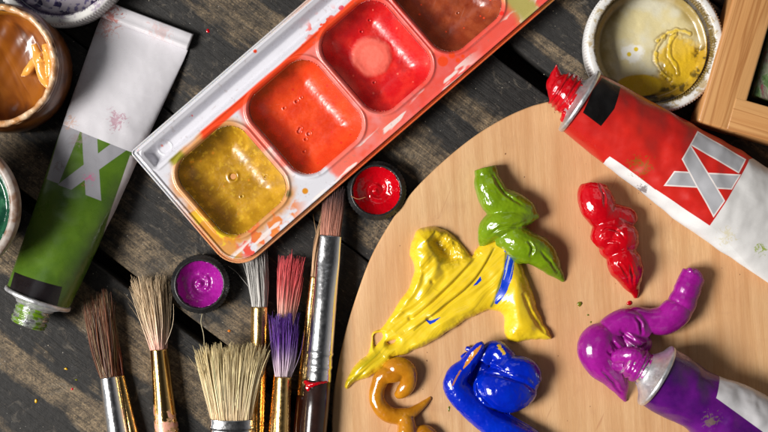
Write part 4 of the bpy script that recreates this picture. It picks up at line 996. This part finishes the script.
def jar_green():
    z = 94; fr = upframe(-54, 207, 0, z); R = 72*(H-z)/H
    root = empty('paint_jar', (fr[0][0], fr[0][1], 0), 'white rimmed jar of dark green paint cut by the left picture edge', 'paint jar')
    m = M('grubby_white_plastic'); m.set(color=m.mix(m.mr(m.noise(.08, 5), .45, .65), lin(170, 160, 152), lin(128, 98, 78)), rough=.4)
    V, F = lathe([(.3, 1), (.3, R-28), (3, R-25), (z-34, R-24), (z-26, R-5), (z-18, R-1), (z-10, R), (z-2, R), (z, R-1.4), (z, R-6), (z-1, R-8), (z-30, R-9)], fr, 180); mk('jar_body', V, F, m.m, root)
    m = M('dark_green_paint'); m.set(color=m.mix(m.mr(m.noise(.08, 4), .4, .6), lin(18, 60, 44), lin(40, 96, 66)), rough=.14, coat=.5, normal=m.bump(m.noise(.1, 4), .4, 2.0))
    def zf(X, Y, r, th): return 66+sstep(R-18, R-8, r)*18+grid_noise(X, Y, .06, .06, 3, 3)*1.5
    disc_field('paint', fr[0], R-8.3, zf, m.m, root, None, .9)
jar_green()

# ------------------------------------------------------------------ wooden stretcher frame with a canvas
def pframe():
    zt = 44.0; c = P(697.5, 121.5, zt); e = P(732.5, 0, zt); g = P(768, 145, zt)
    up = np.array([0, 0, 1.0]); a = e-c; a[2] = 0; a /= np.linalg.norm(a); b = np.array([a[1], -a[0], 0])
    root = empty('picture_frame', (c[0]+b[0]*120+a[0]*120, c[1]+b[1]*120+a[1]*120, 0), 'bare pine picture frame around a small painted canvas in the top right corner', 'picture frame')
    org = np.array([c[0], c[1], 0.0]); fr = (org, a, b, up)
    def wood(name, ang):
        m = M(name); v = m.map(ang, (.004, .10, .1)); w = m.noise(1, 2, .45, v, .5); v2 = m.map(ang, (.03, .9, .3)); f = m.noise(1, 4, .6, v2)
        col = m.ramp(w, [(.3, lin(192, 136, 82)), (.48, lin(204, 150, 94)), (.55, lin(172, 116, 66)), (.64, lin(206, 154, 98))])
        col = m.mix(m.mr(f, .4, .7, 0, .15), col, lin(160, 106, 60)); m.set(color=col, rough=.35, coat=.25, coatr=.2, normal=m.bump(f, .3, .8)); return m.m
    # mapping rotates q so that the grain runs along each rail
    aa = -math.atan2(a[1], a[0]); ab = -math.atan2(b[1], b[0])
    w1 = wood('pine_along', aa); w2 = wood('pine_across', ab)
    L1, L2, wd = 330, 260, 41
    V, F = bevel_box(fr, 0, L1, 0, wd, .4, zt, 2.6); mk('rail', V, F, w1, root)
    V, F = bevel_box(fr, 0, L1, L2-wd, L2, .4, zt, 2.6); mk('rail', V, F, w1, root)
    V, F = bevel_box(fr, .6, 33, wd-12, L2-wd-.5, .6, zt+.5, 1.6); mk('rail', V, F, w2, root)
    V, F = bevel_box(fr, L1-wd, L1-.6, wd+.5, L2-wd-.5, .6, zt-.4, 2.2); mk('rail', V, F, w2, root)
    # dark backing recess
    V, F = bevel_box(fr, 32, L1-wd+1, wd-1, L2-wd+1, 1, 10, .5); mk('backing', V, F, plain('dark_backing', (.02, .016, .012, 1), .7), root)
    n, mm = 90, 70; V = []
    X, Y = np.meshgrid(np.linspace(39, L1-wd-6, n), np.linspace(wd+5, L2-wd-6, mm), indexing='ij')
    Z = 30+grid_noise(X, Y, .2, .2, 5, 3)*.5; Z[0, :] = 12; Z[-1, :] = 12; Z[:, 0] = 12; Z[:, -1] = 12; X[0] = X[1]; Y[:, 0] = Y[:, 1]
    XX = org[0]+a[0]*X+b[0]*Y; YY = org[1]+a[1]*X+b[1]*Y
    m = M('painted_canvas'); nn = m.noise(.05, 5, .6, dist=.8); col = m.ramp(nn, [(.3, lin(58, 84, 44)), (.45, lin(92, 122, 66)), (.55, lin(138, 146, 118)), (.64, lin(112, 92, 84)), (.72, lin(170, 60, 80))]); m.set(color=col, rough=.45, normal=m.bump(m.noise(.25, 5, .65), .6, 2.0))
    hfield('canvas', XX, YY, Z, np.ones(X.shape, bool), m.m, root)
pframe()

# ------------------------------------------------------------------ small flecks and loose hairs
def fleck(px, py, r, z, mat, label, stretch=(1, 1, .5), seed=1):
    V, F = ellipsoid(P(px, py, z), (r*stretch[0], r*stretch[1], r*stretch[2]), 16)
    V = V+(nz(V, .6/r, seed)*r*.45)[:, None]*np.array([1, 1, .4]); V[:, 2] = np.maximum(V[:, 2], z-.1)
    tag(mk('paint_fleck', V, F, mat), label, 'paint fleck', 'flecks of spilled paint')
YP = paint_mat('yellow_fleck_paint', lin(222, 168, 14))
OLV = paint_mat('olive_fleck_paint', lin(110, 112, 20)); ORG = paint_mat('orange_fleck_paint', lin(214, 120, 30))
fleck(579.5, 304, 2.6, BT, OLV, 'olive green fleck on the board below the crimson twist', (1, .9, .5), 1)
fleck(588, 315, 1.3, BT, OLV, 'tiny olive crumb left of the magenta worm', (1, .7, .4), 2)
fleck(591, 322, 1.1, BT, OLV, 'tiny olive crumb nearest to the magenta worm', (1, .8, .4), 3)
fleck(629, 303.5, 2.6, BT, R_, 'small red fleck under the tip of the crimson twist', (1, .8, .5), 4)
fleck(449, 409, 1.7, BT, OLV, 'olive fleck on the board left of the blue heap', (.6, 1.6, .4), 6)
fleck(36, 401, 2.1, 0, YP, 'yellow fleck on the dark planks near the bottom left corner', (.7, 1, .5), 7)
fleck(66, 369, 1.6, 0, YP, 'orange yellow fleck on the dark planks left of the silver brush', (1.3, .7, .5), 8)
fleck(76, 380, 1.4, 0, OLV, 'pale olive fleck on the planks beside the red speck', (1.1, .7, .5), 9)
fleck(72, 389, 1.2, 0, R_, 'tiny red speck on the planks left of the silver brush', (1, 1, .5), 10)
fleck(208, 31, 2.0, 0, R_, 'dull red speck on the plank right of the white tube end', (1, 1, .3), 11)
fleck(229, 331, 1.6, 0, ORG, 'orange crumb on the planks above the wide straw brush', (.8, 1, .5), 12)

rs = random.Random(5)
def dust():
    parts = []
    for _ in range(420):
        x = rs.uniform(-20, 790); y = rs.uniform(-20, 450); r0 = rs.choice([.3, .35, .45, .6]); 
        v, f = ellipsoid(P(x, y, 0)+np.array([0, 0, r0*.5]), (r0*rs.uniform(.8, 1.8), r0, r0*.6), 6); parts.append((v, f))
    V, F = merge(parts); return mk('dust', V, F, plain('pale_dust', lin(176, 168, 152), .8), origin=(0, 0, 0))
tag(dust(), 'pale dust grains scattered over the dark planks', 'dust', kind='stuff')
def loose(pts, label, c, zb=0):
    m = plain('loose_hair_'+str(len(bpy.data.objects)), lin(*c), .5)
    V, F = sweep([(*P(x, y, zb+z)[:2], zb+z, .38) for x, y, z in pts], 6, 8); tag(mk('bristle', V, F, m), label, 'loose hair', 'loose brush hairs')
loose([(228, 266, 1), (236, 272, 3), (244, 281, 5), (252, 291, 4)], 'fine pale hair curling between the magenta pot and the grey brush', (150, 146, 140))
loose([(203, 310, 1), (201, 322, 4), (203.5, 334, 8), (204.5, 346, 14)], 'single pale bristle standing above the left corner of the wide straw brush', (196, 184, 150))
loose([(313, 214, 1), (315, 226, 3), (317, 238, 4)], 'short tan hair beside the slim brass brush above its ferrule', (170, 136, 96))
loose([(351, 196, 3), (358, 199, 3), (366, 197, 3)], 'tiny tan hair lying in the red paint pot', (170, 110, 70), 19)

# ------------------------------------------------------------------ camera, light
cam = bpy.data.cameras.new('camera'); co = bpy.data.objects.new('camera', cam); COL.objects.link(co)
co.location = (0, 0, H*S); cam.sensor_width = 36; cam.lens = 36/2/(384/H); cam.clip_start = .01; cam.clip_end = 20
scene.camera = co
def area(name, d, dist, size, sy, power, color):
    l = bpy.data.lights.new(name, 'AREA'); l.shape = 'RECTANGLE'; l.size = size; l.size_y = sy; l.energy = power; l.color = color
    o = bpy.data.objects.new(name, l); COL.objects.link(o); v = Vector(d).normalized(); o.location = v*dist
    o.rotation_euler = v.to_track_quat('Z', 'Y').to_euler(); return o
area('window_light', (-1, -.24, .98), 1.8, .72, .60, 51.0, (1, .972, .935))
area('fill_light', (-.1, .9, 1.3), 1.3, .6, .5, .7, (.93, .96, 1))
w = bpy.data.worlds.new('World'); scene.world = w; w.use_nodes = True
nt = w.node_tree; bg = nt.nodes['Background']
tc = nt.nodes.new('ShaderNodeTexCoord'); sx = nt.nodes.new('ShaderNodeSeparateXYZ'); nt.links.new(tc.outputs['Generated'], sx.inputs[0])
cr = nt.nodes.new('ShaderNodeValToRGB'); mp = nt.nodes.new('ShaderNodeMapRange'); mp.inputs[1].default_value = -1; mp.inputs[2].default_value = 1
nt.links.new(sx.outputs['X'], mp.inputs[0]); nt.links.new(mp.outputs[0], cr.inputs[0])
e = cr.color_ramp.elements; e[0].position = 0; e[0].color = (.30, .31, .32, 1); e[1].position = 1; e[1].color = (.42, .38, .33, 1)
for p_, c_ in ((.18, .10), (.35, .020), (.70, .020), (.84, .12)): q_ = cr.color_ramp.elements.new(p_); q_.color = (c_, c_, c_*1.05, 1)
nt.links.new(cr.outputs['Color'], bg.inputs[0]); bg.inputs[1].default_value = 1.0
scene.render.engine = 'CYCLES'
vs = scene.view_settings; vs.view_transform = 'Standard'; vs.look = 'None'; vs.exposure = 0; vs.gamma = 1
for o in bpy.data.objects:
    if '_o' in o: del o['_o']
